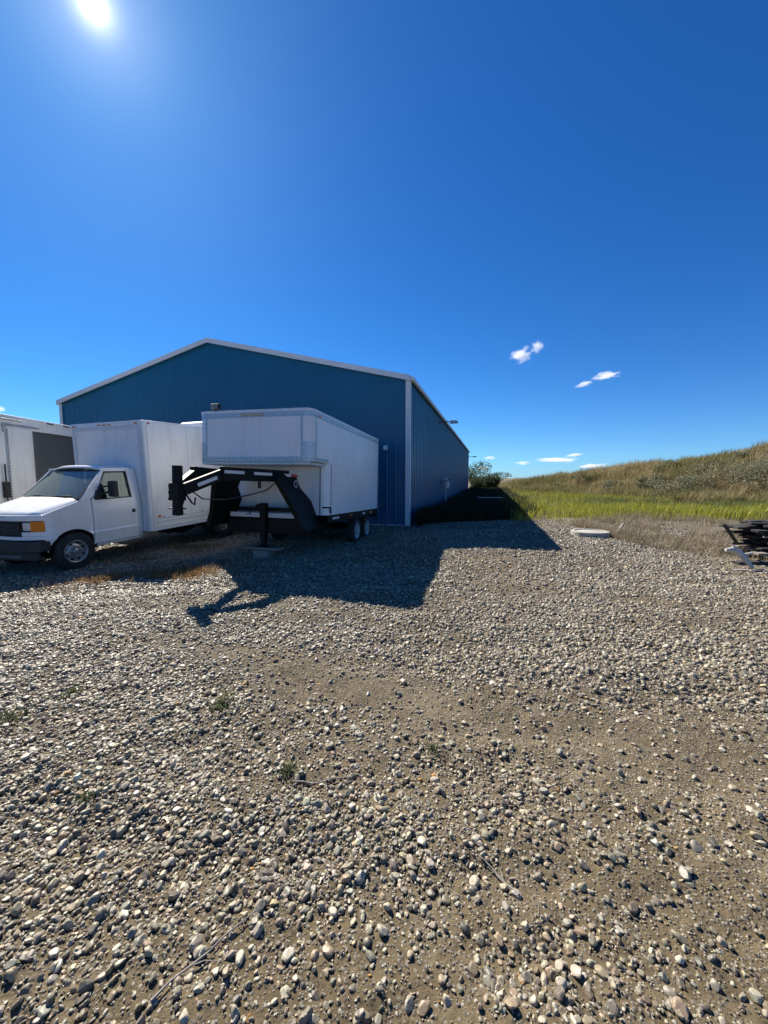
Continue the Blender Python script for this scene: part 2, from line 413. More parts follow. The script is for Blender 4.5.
def _tr(p, q, wd, a):
    A, B = at_ground(*p), at_ground(*q); return (A.x, A.y, B.x, B.y, wd, a)
TRACKS = [_tr((120, 632), (430, 705), .28, .7), _tr((400, 690), (768, 775), .22, .65), _tr((430, 585), (768, 612), .30, .55), _tr((480, 560), (768, 574), .25, .4), _tr((560, 690), (768, 735), .16, .5)]
def stones(N, ymin, ymax, size_med, size_sig, sub, thin, rng, nshape=14, dens=True):
    # candidates spread evenly over the wedge seen by the camera and a margin beside it
    area = []
    n = int(N * 2.6)
    y = np.sqrt(rng.uniform(max(ymin, .0) ** 2, ymax ** 2, n))
    x = rng.uniform(-1, 1, n) * (y * 1.03 + 1.2)
    keep = rng.random(n) < np.maximum(lot_mask(x, y), .30 * lot_mask(x - 3.5 + .8 * fbm(x, y, 2), y))
    if dens:
        d = fbm(x * .55 + 4, y * .8 + 6, 4)
        p = .30 + .70 * sst((d + .22) / .42)
        for (px, py, rx, ry, a) in ((320, 690, .9, .55, .75), (640, 765, .8, .35, .6), (540, 900, .38, .22, .6), (430, 985, .25, .14, .75), (730, 900, .3, .25, .4), (250, 735, .5, .3, .5), (60, 990, .25, .2, .5), (690, 600, 1.6, 1.0, .35), (300, 650, 1.0, .35, .5)):
            c = at_ground(px, py); p = p * (1 - a * np.exp(-((x - c.x) / rx) ** 2 - ((y - c.y) / ry) ** 2))
        for (px, py, rx, ry, a) in ((300, 845, .7, .25, .9), (600, 655, 1.7, .5, .8), (60, 790, .8, .5, .6), (560, 985, .35, .16, .5)):
            c = at_ground(px, py); p = p + a * np.exp(-((x - c.x) / rx) ** 2 - ((y - c.y) / ry) ** 2)
        for (x0, y0, x1, y1, wd, a) in TRACKS:   # worn wheel tracks
            tx, ty = x1 - x0, y1 - y0; L_ = math.hypot(tx, ty); u = ((x - x0) * tx + (y - y0) * ty) / L_; v = ((x - x0) * ty - (y - y0) * tx) / L_ + .12 * np.sin(u * 1.1)
            p = p * (1 - a * np.exp(-(v / wd) ** 2) * sst((u + .8) / .8) * sst((L_ + .8 - u) / .8))
        keep &= rng.random(n) < p
    x, y = x[keep][:N], y[keep][:N]
    n = len(x)
    size = size_med * np.exp(rng.normal(0, size_sig, n)); size = np.clip(size, size_med * .4, size_med * 2.4)
    ax = np.stack([size * rng.uniform(.8, 1.35, n), size * rng.uniform(.65, 1.0, n), size * rng.uniform(.42, .82, n)], 1) * .5
    yaw = rng.uniform(0, 2 * np.pi, n); tl = rng.normal(0, .45, (n, 2))
    cy, sy = np.cos(yaw), np.sin(yaw); Z0 = np.zeros(n); O1 = np.ones(n)
    Rz = np.stack([np.stack([cy, -sy, Z0], -1), np.stack([sy, cy, Z0], -1), np.stack([Z0, Z0, O1], -1)], 1)
    ca, sa = np.cos(tl[:, 0]), np.sin(tl[:, 0])
    Rx = np.stack([np.stack([O1, Z0, Z0], -1), np.stack([Z0, ca, -sa], -1), np.stack([Z0, sa, ca], -1)], 1)
    cb, sb = np.cos(tl[:, 1]), np.sin(tl[:, 1])
    Ry = np.stack([np.stack([cb, Z0, sb], -1), np.stack([Z0, O1, Z0], -1), np.stack([-sb, Z0, cb], -1)], 1)
    Rm = Rx @ Ry @ Rz
    pos = np.stack([x, y, gz(x, y) + ax[:, 2] * rng.uniform(.1, .85, n)], 1)
    col = PALETTE[rng.choice(len(PALETTE), n, p=PW)] * np.array([.775, .735, .605]) * rng.uniform(.5, 1.4, (n, 1)) * rng.uniform(.95, 1.05, (n, 3))
    dusty = rng.uniform(0, .32, (n, 1)); col = col * (1 - dusty) + np.array([.15, .118, .076]) * dusty
    shapes, F = rock_shapes(sub, nshape, rng)
    which = rng.integers(0, nshape, n)
    VV = []; FF = []; CC = []; off = 0
    for k, S in enumerate(shapes):
        idx = np.where(which == k)[0]
        if not len(idx): continue
        P = S[None] * ax[idx][:, None]
        P = np.einsum('nij,nvj->nvi', Rm[idx], P) + pos[idx][:, None]
        nv = len(S)
        FF.append((F[None] + (off + np.arange(len(idx)) * nv)[:, None, None]).reshape(-1, 3))
        VV.append(P.reshape(-1, 3)); CC.append(np.repeat(col[idx], nv, 0)); off += len(idx) * nv
    return np.concatenate(VV), np.concatenate(FF), np.concatenate(CC)
def build_gravel():
    rng = np.random.default_rng(5)
    sets = [stones(80000, .7, 3.0, .0055, .3, 0, 0, rng, 8, False), stones(60000, 2.9, 5.2, .0085, .3, 0, 0, rng, 8, False),
            stones(21000, .7, 2.7, .0182, .45, 2, 0, rng, 18), stones(34000, .7, 3.2, .0105, .35, 1, 0, rng, 12),
            stones(60000, 2.55, 5.6, .0215, .45, 1, 0, rng), stones(50000, 3.0, 5.6, .013, .3, 0, 0, rng),
            stones(125000, 5.4, 10.8, .0255, .42, 0, 0, rng), stones(60000, 10.3, 16.5, .030, .4, 0, 0, rng)]
    V = []; F = []; C = []; off = 0
    for v, f, c in sets: V.append(v); F.append(f + off); C.append(c); off += len(v)
    o = fast_mesh('gravel', np.concatenate(V), [np.concatenate(F)], M['stone'], np.concatenate(C), False)
    tag(o, 'loose grey and tan rounded stones strewn across the yard', 'gravel', kind='stuff')
build_gravel()

# ------------------------------------------------------------------ blue steel building
BY = .26757; BU = Vector((math.sin(BY), math.cos(BY), 0)); BV = Vector((math.cos(BY), -math.sin(BY), 0)); BP = Vector((.825, 12.793, 0))
BW, BL, EAVE, RISE = 15.2, 36.3, 4.82, 1.85
def bw(t, s, z=0): return BP + BV * t + BU * s + Vector((0, 0, z))
bld = empty('steel_building', BP, BY)
tag(bld, 'long blue ribbed steel workshop with white trim and low gable roof', 'building')
def ribbed(length, z0, top, pitch=.305, dep=.024):
    """profile points (along, out) of one ribbed sheet wall, base to top(along)"""
    pts = []; x = 0.0
    while x < length - 1e-6:
        for dx, o in ((0, 0), (.055, 0), (.075, dep), (.115, dep), (.135, 0)):
            if x + dx <= length: pts.append((x + dx, o))
        mid = .135
        for dx, o in ((.215, 0), (.222, dep * .22), (.235, dep * .22), (.242, 0)):
            if x + dx <= length: pts.append((x + dx, o))
        x += pitch
    if pts[-1][0] < length - 1e-4: pts.append((length, 0))
    return [(a, o, z0, top(a)) for a, o in pts]
def wall(name, place, length, top, z0=-.35, dep=.024, screws=()):
    mb = MB(); pr = ribbed(length, z0, top, .305, dep)
    vs = []; fs = []
    for a, o, b, t_ in pr:
        vs.append(place(a, o, b)); vs.append(place(a, o, t_))
    for i in range(len(pr) - 1): fs.append((2 * i, 2 * i + 2, 2 * i + 3, 2 * i + 1))
    mb.add(vs, fs)
    for z in screws:
        a = .17
        while a < length - .1: mb.box(place(a, .004, z), (.022, .022, .022), None, 1); a += .305
    return mb.build(name, [M['blue'], M['rivet']], bld, smooth=0, recalc=False)
def gable(a): return EAVE + RISE * (1 - abs(a - BW / 2) / (BW / 2))
wall('front_wall', lambda a, o, z: (-BW + a, -o, z), BW, gable, -.35, .013)
wall('side_wall', lambda a, o, z: (o, a, z), BL, lambda a: EAVE, screws=(.15, 1.35, 2.5, 3.65))
wall('back_wall', lambda a, o, z: (-a, BL + o, z), BW, gable)
wall('side_wall', lambda a, o, z: (-BW - o, BL - a, z), BL, lambda a: EAVE)
# roof sheets with a small overhang
mb = MB()
sl_ = math.hypot(BW / 2, RISE)
for sgn in (-1, 1):
    x0 = -BW / 2; x1 = x0 + sgn * (BW / 2 + .06); z1 = EAVE + .02 - .06 * RISE / (BW / 2)
    pr = [(x0, EAVE + RISE + .06), (x1, z1 + .04), (x1, z1), (x0, EAVE + RISE + .02)]
    mb.prism(pr, 'y', -.10, BL + .10)
mb.build('roof', M['roofing'], bld)
# rake trim along the gable, eave gutter, corner and base trim
mb = MB()
for sgn in (-1, 1):
    xr = -BW / 2; xe = xr + sgn * (BW / 2 + .05); zr = EAVE + RISE + .075; ze = zr - (BW / 2 + .05) * RISE / (BW / 2)
    poly = [(xr, zr), (xe, ze), (xe, ze - .17), (xr, zr - .17)]
    mb.prism(poly, 'y', -.145, -.104)
mb.build('rake_trim', M['trim'], bld)
mb = MB()
mb.b2((.062, -.15, EAVE - .11), (.16, BL + .12, EAVE + .015)); mb.build('eave_gutter', M['trim'], bld, bevel=.012)
mb = MB()
mb.b2((-BW - .15, -.08, EAVE - .11), (-BW - .062, BL + .12, EAVE + .015)); mb.build('eave_gutter', M['trim'], bld, bevel=.012)
for x, sg in ((0, 1), (-BW, -1)):
    mb = MB()
    mb.b2((x - (.115 if sg > 0 else .045), -.047, -.2), (x + (.045 if sg > 0 else .115), -.036, EAVE - .05))
    mb.b2((x + sg * .036, -.036, -.2), (x + sg * .047, .10, EAVE - .05))
    mb.build('corner_trim', M['trim'], bld)
mb = MB(); mb.b2((-BW, -.055, -.06), (-.16, -.036, .035)); mb.build('base_trim', M['trim'], bld)
mb = MB(); mb.b2((.036, .12, -.06), (.052, BL, .02)); mb.build('base_trim', M['blue'], bld)
# wall fixtures
def wall_fixture(name, label, mk, loc, yaw=BY):
    t = empty(name, loc, yaw); tag(t, label, 'wall light', 'lights on the blue building'); mk(t); return t
def mk_pack(t):
    mb = MB(); mb.b2((-.07, -.05, -.08), (.07, -.026, .08)); mb.build('back_plate', M['tape'], t, bevel=.008)
    mb = MB(); mb.prism([(-.05, -.07), (-.13, -.065), (-.13, -.02), (-.08, .06), (-.05, .07)], 'x', -.065, .065); mb.build('housing', M['white'], t, bevel=.012)
    mb = MB(); mb.b2((-.05, -.12, -.08), (.05, -.06, -.072)); mb.build('lens', M['clear'], t)
wall_fixture('wall_light', 'small white wall light on the front wall right of the gooseneck trailer', mk_pack, bw(-.79, 0, 2.60))
def mk_arm(t):
    mb = MB(); mb.b2((.034, -.07, -.10), (.06, .07, .10)); mb.build('back_plate', M['grey'], t, bevel=.008)
    mb = MB(); mb.tube([(.06, 0, 0), (.35, 0, .05), (.62, 0, .05)], .026); mb.build('arm', M['grey'], t)
    mb = MB(); mb.prism([(.55, -.05), (.95, -.04), (.97, .02), (.90, .09), (.58, .10)], 'y', -.12, .12); mb.build('lamp_head', M['alu'], t, bevel=.015)
wall_fixture('wall_light', 'wall light on a short arm high under the eave, nearer one on the side wall', mk_arm, bw(0, 7.6, 4.42))
wall_fixture('wall_light', 'wall light on a short arm at the far end of the side wall', mk_arm, bw(0, 35.7, 4.15))
gm = empty('gas_meter', bw(0, 8.35, 0), BY); tag(gm, 'gas meter and riser pipe against the blue side wall', 'gas meter')
mb = MB(); mb.tube([(.30, 0, -.2), (.30, 0, 1.05), (.30, 0, 1.25)], .03); mb.tube([(.30, .0, 1.25), (.30, .18, 1.35), (.30, .5, 1.35), (.22, .58, 1.35), (.02, .58, 1.35)], .028); mb.build('riser_pipe', M['whiterim'], gm)
mb = MB(); mb.b2((.16, .02, 1.02), (.44, .36, 1.40)); mb.build('meter_body', M['alu'], gm, bevel=.04, seg=3)
mb = MB(); mb.lathe([(0, -.02), (.10, -.02), (.10, .03), (.03, .06), (0, .06)], (.46, .19, 1.24), 'x', 20); mb.build('dial', M['whiterim'], gm)
mb = MB(); mb.lathe([(0, -.04), (.13, -.04), (.14, 0), (.13, .04), (.05, .09), (0, .09)], (.30, -.12, 1.52), 'x', 20); mb.tube([(.3, -.12, 1.52), (.62, -.12, 1.56)], .03); mb.tube([(.3, -.12, 1.3), (.3, -.12, 1.52)], .028); mb.build('regulator', M['alu'], gm)

# ------------------------------------------------------------------ wheels
def make_wheel(parent, name, c, rad, width, rimr, side=1, rimmat='steelrim', holes=8):
    """c: wheel centre; outer face towards side*x"""
    hw = width / 2
    mb = MB()
    mb.lathe([(rimr, -hw * .8), (rimr + .015, -hw), (rad - .06, -hw), (rad - .012, -hw * .86), (rad, -hw * .6), (rad, hw * .6), (rad - .012, hw * .86), (rad - .06, hw), (rimr + .015, hw), (rimr, hw * .8)], (0, 0, 0), 'x', 48)
    for k in range(44):
        t = 2 * math.pi * k / 44
        mb.box((0, rad * math.cos(t), rad * math.sin(t)), (width * .78, .022, .014), Matrix.Rotation(t - math.pi / 2, 3, 'X'))
    wh = mb.build('wheel', M['rubber'], parent); wh.location = c
    mb = MB(); s = side
    mb.lathe([(rimr + .018, hw * .86 * s), (rimr, hw * .93 * s), (rimr - .018, hw * .86 * s), (rimr - .03, hw * .45 * s), (rimr * .80, hw * .30 * s), (rimr * .62, hw * .52 * s), (rimr * .40, hw * .60 * s), (rimr * .36, hw * .50 * s), (rimr * .30, hw * .50 * s), (0, hw * .50 * s)], (0, 0, 0), 'x', 48)
    mb.lathe([(rimr, -hw * .8 * s), (rimr - .02, hw * .4 * s)], (0, 0, 0), 'x', 32)
    for k in range(holes):
        t = 2 * math.pi * (k + .5) / holes; r = rimr * .76
        mb.lathe([(0, 0), (rimr * .115, 0), (rimr * .115, .012 * s), (0, .012 * s)], (hw * .335 * s, r * math.cos(t), r * math.sin(t)), 'x', 12, 1)
    mb.build('rim', [M[rimmat], M['black']], wh)
    mb = MB()
    mb.lathe([(rimr * .30, hw * .45 * s), (rimr * .27, hw * .86 * s), (rimr * .2, hw * .95 * s), (0, hw * .97 * s)], (0, 0, 0), 'x', 20)
    for k in range(8):
        t = 2 * math.pi * k / 8; r = rimr * .47
        mb.lathe([(.016, hw * .5 * s), (.014, hw * .75 * s), (0, hw * .76 * s)], (0, r * math.cos(t), r * math.sin(t)), 'x', 8)
    mb.build('hub', M[rimmat], wh)
    return wh

# ------------------------------------------------------------------ strips and rivets that follow a plan outline
def off_path(path, d):
    out = []
    for i, p in enumerate(path):
        a = Vector(path[max(i - 1, 0)]); b = Vector(path[min(i + 1, len(path) - 1)])
        t = (b - a).normalized(); n = Vector((t.y, -t.x)); out.append(Vector(p) + n * d)
    return out
def strip(mb, path, z0, z1, d, back=.02, mat=0):
    o = off_path(path, d); q = off_path(path, d - back); n = len(path); vs = []
    for a, b in zip(o, q): vs += [(a.x, a.y, z0), (a.x, a.y, z1), (b.x, b.y, z1), (b.x, b.y, z0)]
    fs = []
    for i in range(n - 1):
        for k in range(4): fs.append((4 * i + k, 4 * (i + 1) + k, 4 * (i + 1) + (k + 1) % 4, 4 * i + (k + 1) % 4))
    fs += [(3, 2, 1, 0), tuple(4 * (n - 1) + k for k in range(4))]
    mb.add(vs, fs, mat)
def rivets(mb, path, z, d, step=.11, size=(.016, .014), mat=0):
    o = off_path(path, d); acc = step / 2
    for a, b in zip(o[:-1], o[1:]):
        L_ = (b - a).length; t = acc
        while t < L_:
            p = a + (b - a) * (t / L_); ang = math.atan2((b - a).y, (b - a).x)
            mb.box((p.x, p.y, z), (size[0], .006, size[1]), Matrix.Rotation(ang, 3, 'Z'), mat); t += step
        acc = t - L_
def corner(cx, cy, r, a0, a1, n=8): return [(cx + r * math.cos(R(a0 + (a1 - a0) * k / n)), cy + r * math.sin(R(a0 + (a1 - a0) * k / n))) for k in range(n + 1)]

# ------------------------------------------------------------------ gooseneck cargo trailer
TR = empty('cargo_trailer', (-2.625, 7.570, 0), .2649, -.0345, .0108)
tag(TR, 'white gooseneck box trailer with overhanging nose on a black steel frame', 'trailer')
W = 1.265; ZN, ZT, ZB, YN, YE = 1.947, 2.937, .857, .78, 4.49; RC = .18
def plan(y0, y1, r): return [(-W, y1)] + corner(-W + r, y0 + r, r, 180, 270) + corner(W - r, y0 + r, r, 270, 360) + [(W, y1)]
pn = plan(0, YE, RC); pl = plan(YN, YE, .16)
mb = MB()
mb.prism(pn, 'z', ZN, ZT - .05, cap1=False); mb.prism(pl, 'z', ZB, ZN - .002, cap1=True)
body = mb.build('cargo_body', M['frp'], TR)
mb = MB()   # roof cap with a rolled edge
prev = None; rings = []
for ins, z in ((-.012, ZT - .055), (-.014, ZT - .03), (-.004, ZT - .008), (.03, ZT), (.25, ZT + .012)):
    rings.append([(p.x, p.y, z) for p in off_path([pn[0]] + pn[1:-1] + [pn[-1]], -ins)])
n = len(rings[0]); vs_ = [q for r_ in rings for q in r_]; fs_ = []
for i in range(len(rings) - 1):
    for k in range(n): fs_.append((i * n + k, i * n + (k + 1) % n, (i + 1) * n + (k + 1) % n, (i + 1) * n + k))
fs_.append(tuple((len(rings) - 1) * n + k for k in range(n))); fs_.append(tuple(range(n - 1, -1, -1)))
mb.add(vs_, fs_); mb.build('roof', M['white'], TR)
front = pn[1:-1]
# aluminium rails
mb = MB(); strip(mb, pn, ZT - .155, ZT - .06, .006); rivets(mb, pn, ZT - .135, .009, .12, mat=1); mb.build('top_rail', [M['alu'], M['rivet']], TR, smooth=0)
nose = [(-W, YN)] + front + [(W, YN)]
mb = MB(); strip(mb, nose, ZN - .012, ZN + .075, .006); rivets(mb, nose, ZN + .035, .009, .10, (.022, .02), 1); mb.build('nose_rail', [M['alu'], M['rivet']], TR, smooth=0)
for sg in (-1, 1):
    mb = MB(); arc = corner(sg * (W - RC), RC, RC, 270, 360 if sg > 0 else 180)
    if sg < 0: arc = arc[::-1]
    for x0, y0, x1, y1 in ((sg * (W - RC), 0, sg * (W - RC - .045), 0), (sg * W, RC, sg * W, RC + .045)):
        a = (x0, y0); b = (x1, y1)
        pth = [a, b] if ((b[0] - a[0]) > 0 or (b[1] - a[1]) > 0 and sg > 0) else [b, a]
        if y0 != y1: pth = [(x0, y0), (x1, y1)] if sg > 0 else [(x1, y1), (x0, y0)]
        strip(mb, pth, ZN + .077, ZT - .157, .005)
        z = ZN + .13
        while z < ZT - .2: rivets(mb, pth, z, .008, .05, (.016, .016), 1); z += .085
    mb.build('corner_strip', [M['alu'], M['rivet']], TR, smooth=0)
    mb = MB(); strip(mb, arc, ZN + .078, ZN + .36, .004); mb.build('corner_guard', M['alu'], TR)
    mb = MB(); strip(mb, [(sg * W, YE - .07), (sg * W, YE + .002)] if sg > 0 else [(sg * W, YE + .002), (sg * W, YE - .07)], ZB + .02, ZT - .157, .006); mb.build('rear_post', M['trim'], TR)
    # lower front corner: seam and bracket
    mb = MB(); strip(mb, [(sg * W, YN + .16), (sg * W, YN + .185)] if sg > 0 else [(sg * W, YN + .185), (sg * W, YN + .16)], ZB, ZN - .02, .005)
    strip(mb, [(sg * (W - .16), YN), (sg * (W - .185), YN)] if sg < 0 else [(sg * (W - .185), YN), (sg * (W - .16), YN)], ZB, ZN - .02, .005); mb.build('corner_seam', M['rivet'], TR, smooth=0)
    mb = MB(); mb.tube([(sg * (W - .10), YN - .02, 1.02), (sg * (W + .02), YN + .12, 1.02), (sg * (W + .02), YN + .12, .90)], .018); mb.build('grab_hook', M['black'], TR)
    mb = MB(); mb.b2((sg * W - (.0 if sg > 0 else .022), .30, ZT - .13), (sg * W + (.022 if sg > 0 else 0), .40, ZT - .095)); mb.build('marker_light', M['amber'], TR, bevel=.005)
mb = MB(); mb.b2((-.24, -.028, ZT - .125), (.24, -.004, ZT - .085)); mb.build('marker_light', M['pale'], TR, bevel=.006)
mb = MB(); mb.b2((-1.21, .05, ZN - .075), (1.21, YN - .005, ZN - .013)); mb.build('nose_floor', M['alu'], TR)
mb = MB(); mb.b2((-.95, YE, ZB + .05), (.95, YE + .03, ZT - .25)); mb.build('rear_door', M['alu'], TR, bevel=.01)
# roof floodlight
mb = MB(); mb.b2((-1.05, .10, ZT + .05), (-.86, .18, ZT + .17)); fl = mb.build('flood_light', M['black'], TR, bevel=.012)
mb = MB(); mb.b2((-1.035, .088, ZT + .065), (-.875, .101, ZT + .155)); mb.build('lens', M['rivet'], fl)
mb = MB(); mb.tube([(-.955, .14, ZT), (-.955, .14, ZT + .06)], .02); mb.build('bracket', M['black'], fl)
# steel frame
mb = MB()
for sg in (-1, 1):
    mb.b2((sg * .98 - .05, .1, .66), (sg * .98 + .05, YE + .05, .85))
    for y in (1.3, 2.1, 3.3, 4.1): pass
for y in (.95, 1.6, 2.3, 3.3, 4.2): mb.b2((-.93, y - .04, .70), (.93, y + .04, .82))
mb.build('frame', M['black'], TR, bevel=.008)
mb = MB(); mb.b2((-1.20, YE + .06, .60), (1.24, YE + .16, .72)); mb.build('rear_bumper', M['black'], TR, bevel=.01)
for sg in (-1, 1):
    mb = MB(); mb.b2((sg * 1.24 - .02, YN + .05, .68), (sg * 1.24 + .02, YE + .04, .85)); mb.build('side_rail', M['black'], TR, bevel=.006)
    mb = MB()
    lpoly = [(-.27, 1.56), (-.22, 1.70), (.50, 1.70), (.50, 1.42), (1.08, .86), (1.12, .62), (.02, .62), (-.02, .92)]
    lx = lambda z: .66 + (.95 - .66) * (1.60 - z) / .70
    nl = len(lpoly)
    mb.add([(sg * (lx(z) - .05), y, z) for y, z in lpoly] + [(sg * (lx(z) + .05), y, z) for y, z in lpoly],
           [tuple(range(nl)), tuple(range(2 * nl - 1, nl - 1, -1))] + [(i, (i + 1) % nl, nl + (i + 1) % nl, nl + i) for i in range(nl)])
    mb.build('leg', M['black'], TR, smooth=0)
    b = MB()
    b.bar((sg * .66, .20, 1.645), (sg * .28, -1.28, 1.635), .09, .225); b.bar((sg * .28, -1.22, 1.63), (sg * .06, -1.86, 1.36), .088, .175)
    beam = b.build('neck_beam', M['black'], TR, bevel=.008)
    def onbeam(f, z): return Vector((sg * (.66 + (.28 - .66) * f), .20 + (-1.28 - .20) * f, z))
    out = Vector((sg * 1.48, -.38, 0)).normalized()
    for f0, f1, mt in ((-.15, -.03, 'red'), (-.025, .13, 'tape'), (.30, .58, 'tape'), (.72, .98, 'tape')):
        m2 = MB(); a, c = onbeam(f0, 1.665) + out * .049, onbeam(f1, 1.665) + out * .049; m2.bar(a, c, .006, .05); m2.build('reflector_tape', M[mt], TR)
    m2 = MB(); p0, p1 = Vector((sg * .28, -1.24, 1.615)), Vector((sg * .075, -1.86, 1.36)); o2 = Vector((sg * .62, -.2, 0)).normalized() * .049
    m2.bar(p0.lerp(p1, .2) + o2, p0.lerp(p1, .7) + o2, .006, .055); m2.build('reflector_tape', M['tape'], TR)
mb = MB(); mb.b2((-.90, .50, .92), (.90, .58, 1.00)); mb.b2((-.90, .42, .47), (.90, .57, .77)); mb.b2((-.62, .10, 1.56), (.62, .22, 1.68)); mb.build('cross_member', M['black'], TR, bevel=.006)
mb = MB(); mb.b2((-.86, .46, .79), (.86, .53, .89)); mb.build('front_bar', M['tape'], TR, bevel=.006)
mb = MB(); mb.tube([(0, -1.9, 1.05), (0, -1.9, 1.72)], .072, 16); mb.lathe([(.02, .97), (.075, .98), (.075, 1.05)], (0, -1.9, 0), 'z', 16); cp = mb.build('coupler_tube', M['black'], TR)
mb = MB(); mb.b2((-.085, -1.985, 1.20), (.085, -1.82, 1.46)); mb.b2((-.125, -1.96, 1.07), (.125, -1.86, 1.088))
for z in (1.22, 1.32, 1.41): mb.tube([(-.14, -1.93, z), (.10, -1.93, z)], .016, 8)
mb.build('coupler_sleeve', M['black'], cp, bevel=.008)
for dx in (-.07, .09):
    mb = MB(); pts = [(dx, -1.82, 1.28), (dx * 1.3, -1.74, 1.16), (dx * 1.4, -1.70, 1.13), (dx * 1.2, -1.66, 1.24)]
    mb.tube(pts, .013, 6); mb.build('safety_chain', M['black'], cp)
mb = MB(); cp_ = [(.10, -1.80, 1.38), (.15, -1.55, 1.22), (.22, -1.1, 1.20), (.30, -.6, 1.27), (.36, -.1, 1.36), (.44, .2, 1.54)]; mb.tube(cp_, .011, 6); mb.build('wiring_cable', M['plastic'], TR)
mb = MB(); mb.b2((.10, .02, 1.40), (.16, .06, 1.56)); mb.build('wiring_plug', M['plastic'], TR, bevel=.01)
# jack
mb = MB(); mb.b2((-.065, .34, .34), (.065, .47, 1.10)); mb.b2((-.16, .36, .99), (.0, .45, 1.07)); jk = mb.build('jack', M['black'], TR, bevel=.01)
mb = MB(); mb.tube([(-.14, .40, 1.03), (-.30, .38, 1.03), (-.30, .36, .86), (-.38, .36, .86)], .012, 6); mb.build('crank_handle', M['black'], jk)
mb = MB(); mb.lathe([(.055, .0), (.075, .0), (.075, .02), (.055, .02)], (.775, .30, 1.50), 'x', 20, close=True); mb.build('tow_ring', M['alu'], TR)
for yb2 in (.16, .40):
    for zb2 in (.70, .80):
        mb = MB(); mb.lathe([(0, 0), (.018, 0), (.018, .014), (0, .014)], (1.03 - (zb2 - .6) * .4, yb2, zb2), 'x', 6); mb.build('bolt', M['alu'], TR)
mb = MB(); mb.b2((-.045, .36, .20), (.045, .45, .36)); mb.b2((-.11, .30, .185), (.11, .51, .20)); mb.build('jack_foot', M['black'], jk)
# lights along the frame
for y0, y1, mt in ((1.05, 1.42, 'tape'), (2.15, 2.3, 'amber'), (3.1, 3.32, 'tape'), (3.75, 3.95, 'amber')):
    mb = MB(); mb.b2((W + .001, y0, .755), (W + .008, y1, .805)); mb.build('side_reflector', M[mt], TR)
mb = MB(); mb.b2((1.10, YE + .155, .62), (1.24, YE + .185, .70)); mb.build('tail_light', M['red'], TR, bevel=.01)
mb = MB(); mb.b2((-1.22, YE + .155, .62), (-1.08, YE + .185, .70)); mb.build('tail_light', M['red'], TR, bevel=.01)
for y in (2.90, 3.76):
    mb = MB(); mb.tube([(-1.1, y, .40), (1.1, y, .40)], .055, 12); mb.build('axle', M['black'], TR)
    for sg in (-1, 1): make_wheel(TR, 'wheel', (sg * 1.10, y, .335), .345, .21, .205, sg, 'whiterim', 5)
# block and plank under the jack
jw = Matrix.Translation(TR.location) @ Euler((-.0345, .0108, -.2649), 'YXZ').to_matrix().to_4x4()
jp = jw @ Vector((0, .405, .185)); g0 = gz1(jp.x, jp.y)
mb = MB(); mb.b2((-.17, -.15, 0), (.17, .15, jp.z - g0 - .055)); o = mb.build('concrete_block', M['greywood'], None, bevel=.012); o.location = (jp.x, jp.y, g0 - .005); o.rotation_euler.z = -.20
tag(o, 'pale block on the gravel under the trailer jack', 'block')
mb = MB(); mb.b2((-.43, -.11, -.045), (.43, .11, -.002)); o = mb.build('wooden_plank', M['greywood'], None, bevel=.006); o.location = (jp.x, jp.y, jp.z - .005); o.rotation_euler.z = -.28
tag(o, 'short plank lying on the pale block beneath the trailer jack', 'plank')

# ------------------------------------------------------------------ white cutaway van with box body
TK = empty('box_truck', (-7.10, 7.989, -.247), .339, .036, 0)
tag(TK, 'white box truck with a van cab, parked beside the gooseneck trailer', 'truck')
ZL = [.43, .56, .70, .735, 1.0, 1.36, 1.7, 2.02]; XL = [.945, .958, .996, .974, .985, .968, .905, .845]
def fx(y, z):
    x = float(np.interp(z, ZL, XL))
    if y < -.30: x -= .055 * ((-.30 - y) / .3) ** 2.2
    return x
def panel(polys, sg, thick=.03, off=0.0):
    """flat outlines in (y, z) bent over the body side; returns an MB"""
    bm = bmesh.new()
    for p in polys:
        bm.faces.new([bm.verts.new((0, y, z)) for y, z in p])
    bmesh.ops.remove_doubles(bm, verts=bm.verts, dist=1e-5)
    for z in ZL[1:-1]:
        g = bm.verts[:] + bm.edges[:] + bm.faces[:]; bmesh.ops.bisect_plane(bm, geom=g, plane_co=(0, 0, z), plane_no=(0, 0, 1))
    for y in (-.34, -.40, -.46, -.52, -.57):
        g = bm.verts[:] + bm.edges[:] + bm.faces[:]; bmesh.ops.bisect_plane(bm, geom=g, plane_co=(0, y, 0), plane_no=(0, 1, 0))
    for v in bm.verts: v.co.x = sg * (fx(v.co.y, v.co.z) + off)
    bm.verts.index_update()
    mb = MB(); vs = [v.co[:] for v in bm.verts]; fs = [[v.index for v in f.verts] for f in bm.faces]
    n = len(vs); vs2 = [(x - sg * thick, y, z) for x, y, z in vs]
    bd = [(e.verts[0].index, e.verts[1].index) for e in bm.edges if len(e.link_faces) == 1]
    mb.add(vs + vs2, fs + [[n + i for i in f[::-1]] for f in fs] + [(a, b, n + b, n + a) for a, b in bd])
    bm.free(); return mb
def yf(x, z=1.0): return -.745 + .22 * abs(x / .93) ** 3.0 + .05 * max(0, z - 1.05) * 4
AR = .46; arch = [(AR * math.cos(R(a)) - .01, .37 + AR * math.sin(R(a))) for a in range(8, 173, 9)]
fend_top = [(-.55, 1.17), (-.3, 1.245), (0, 1.335), (.12, 1.375)]
def ws(x, z):   # windscreen surface: y for given x and height
    return .03 + (z - 1.40) * 1.11 + .10 * (abs(x) / .85) ** 2.2
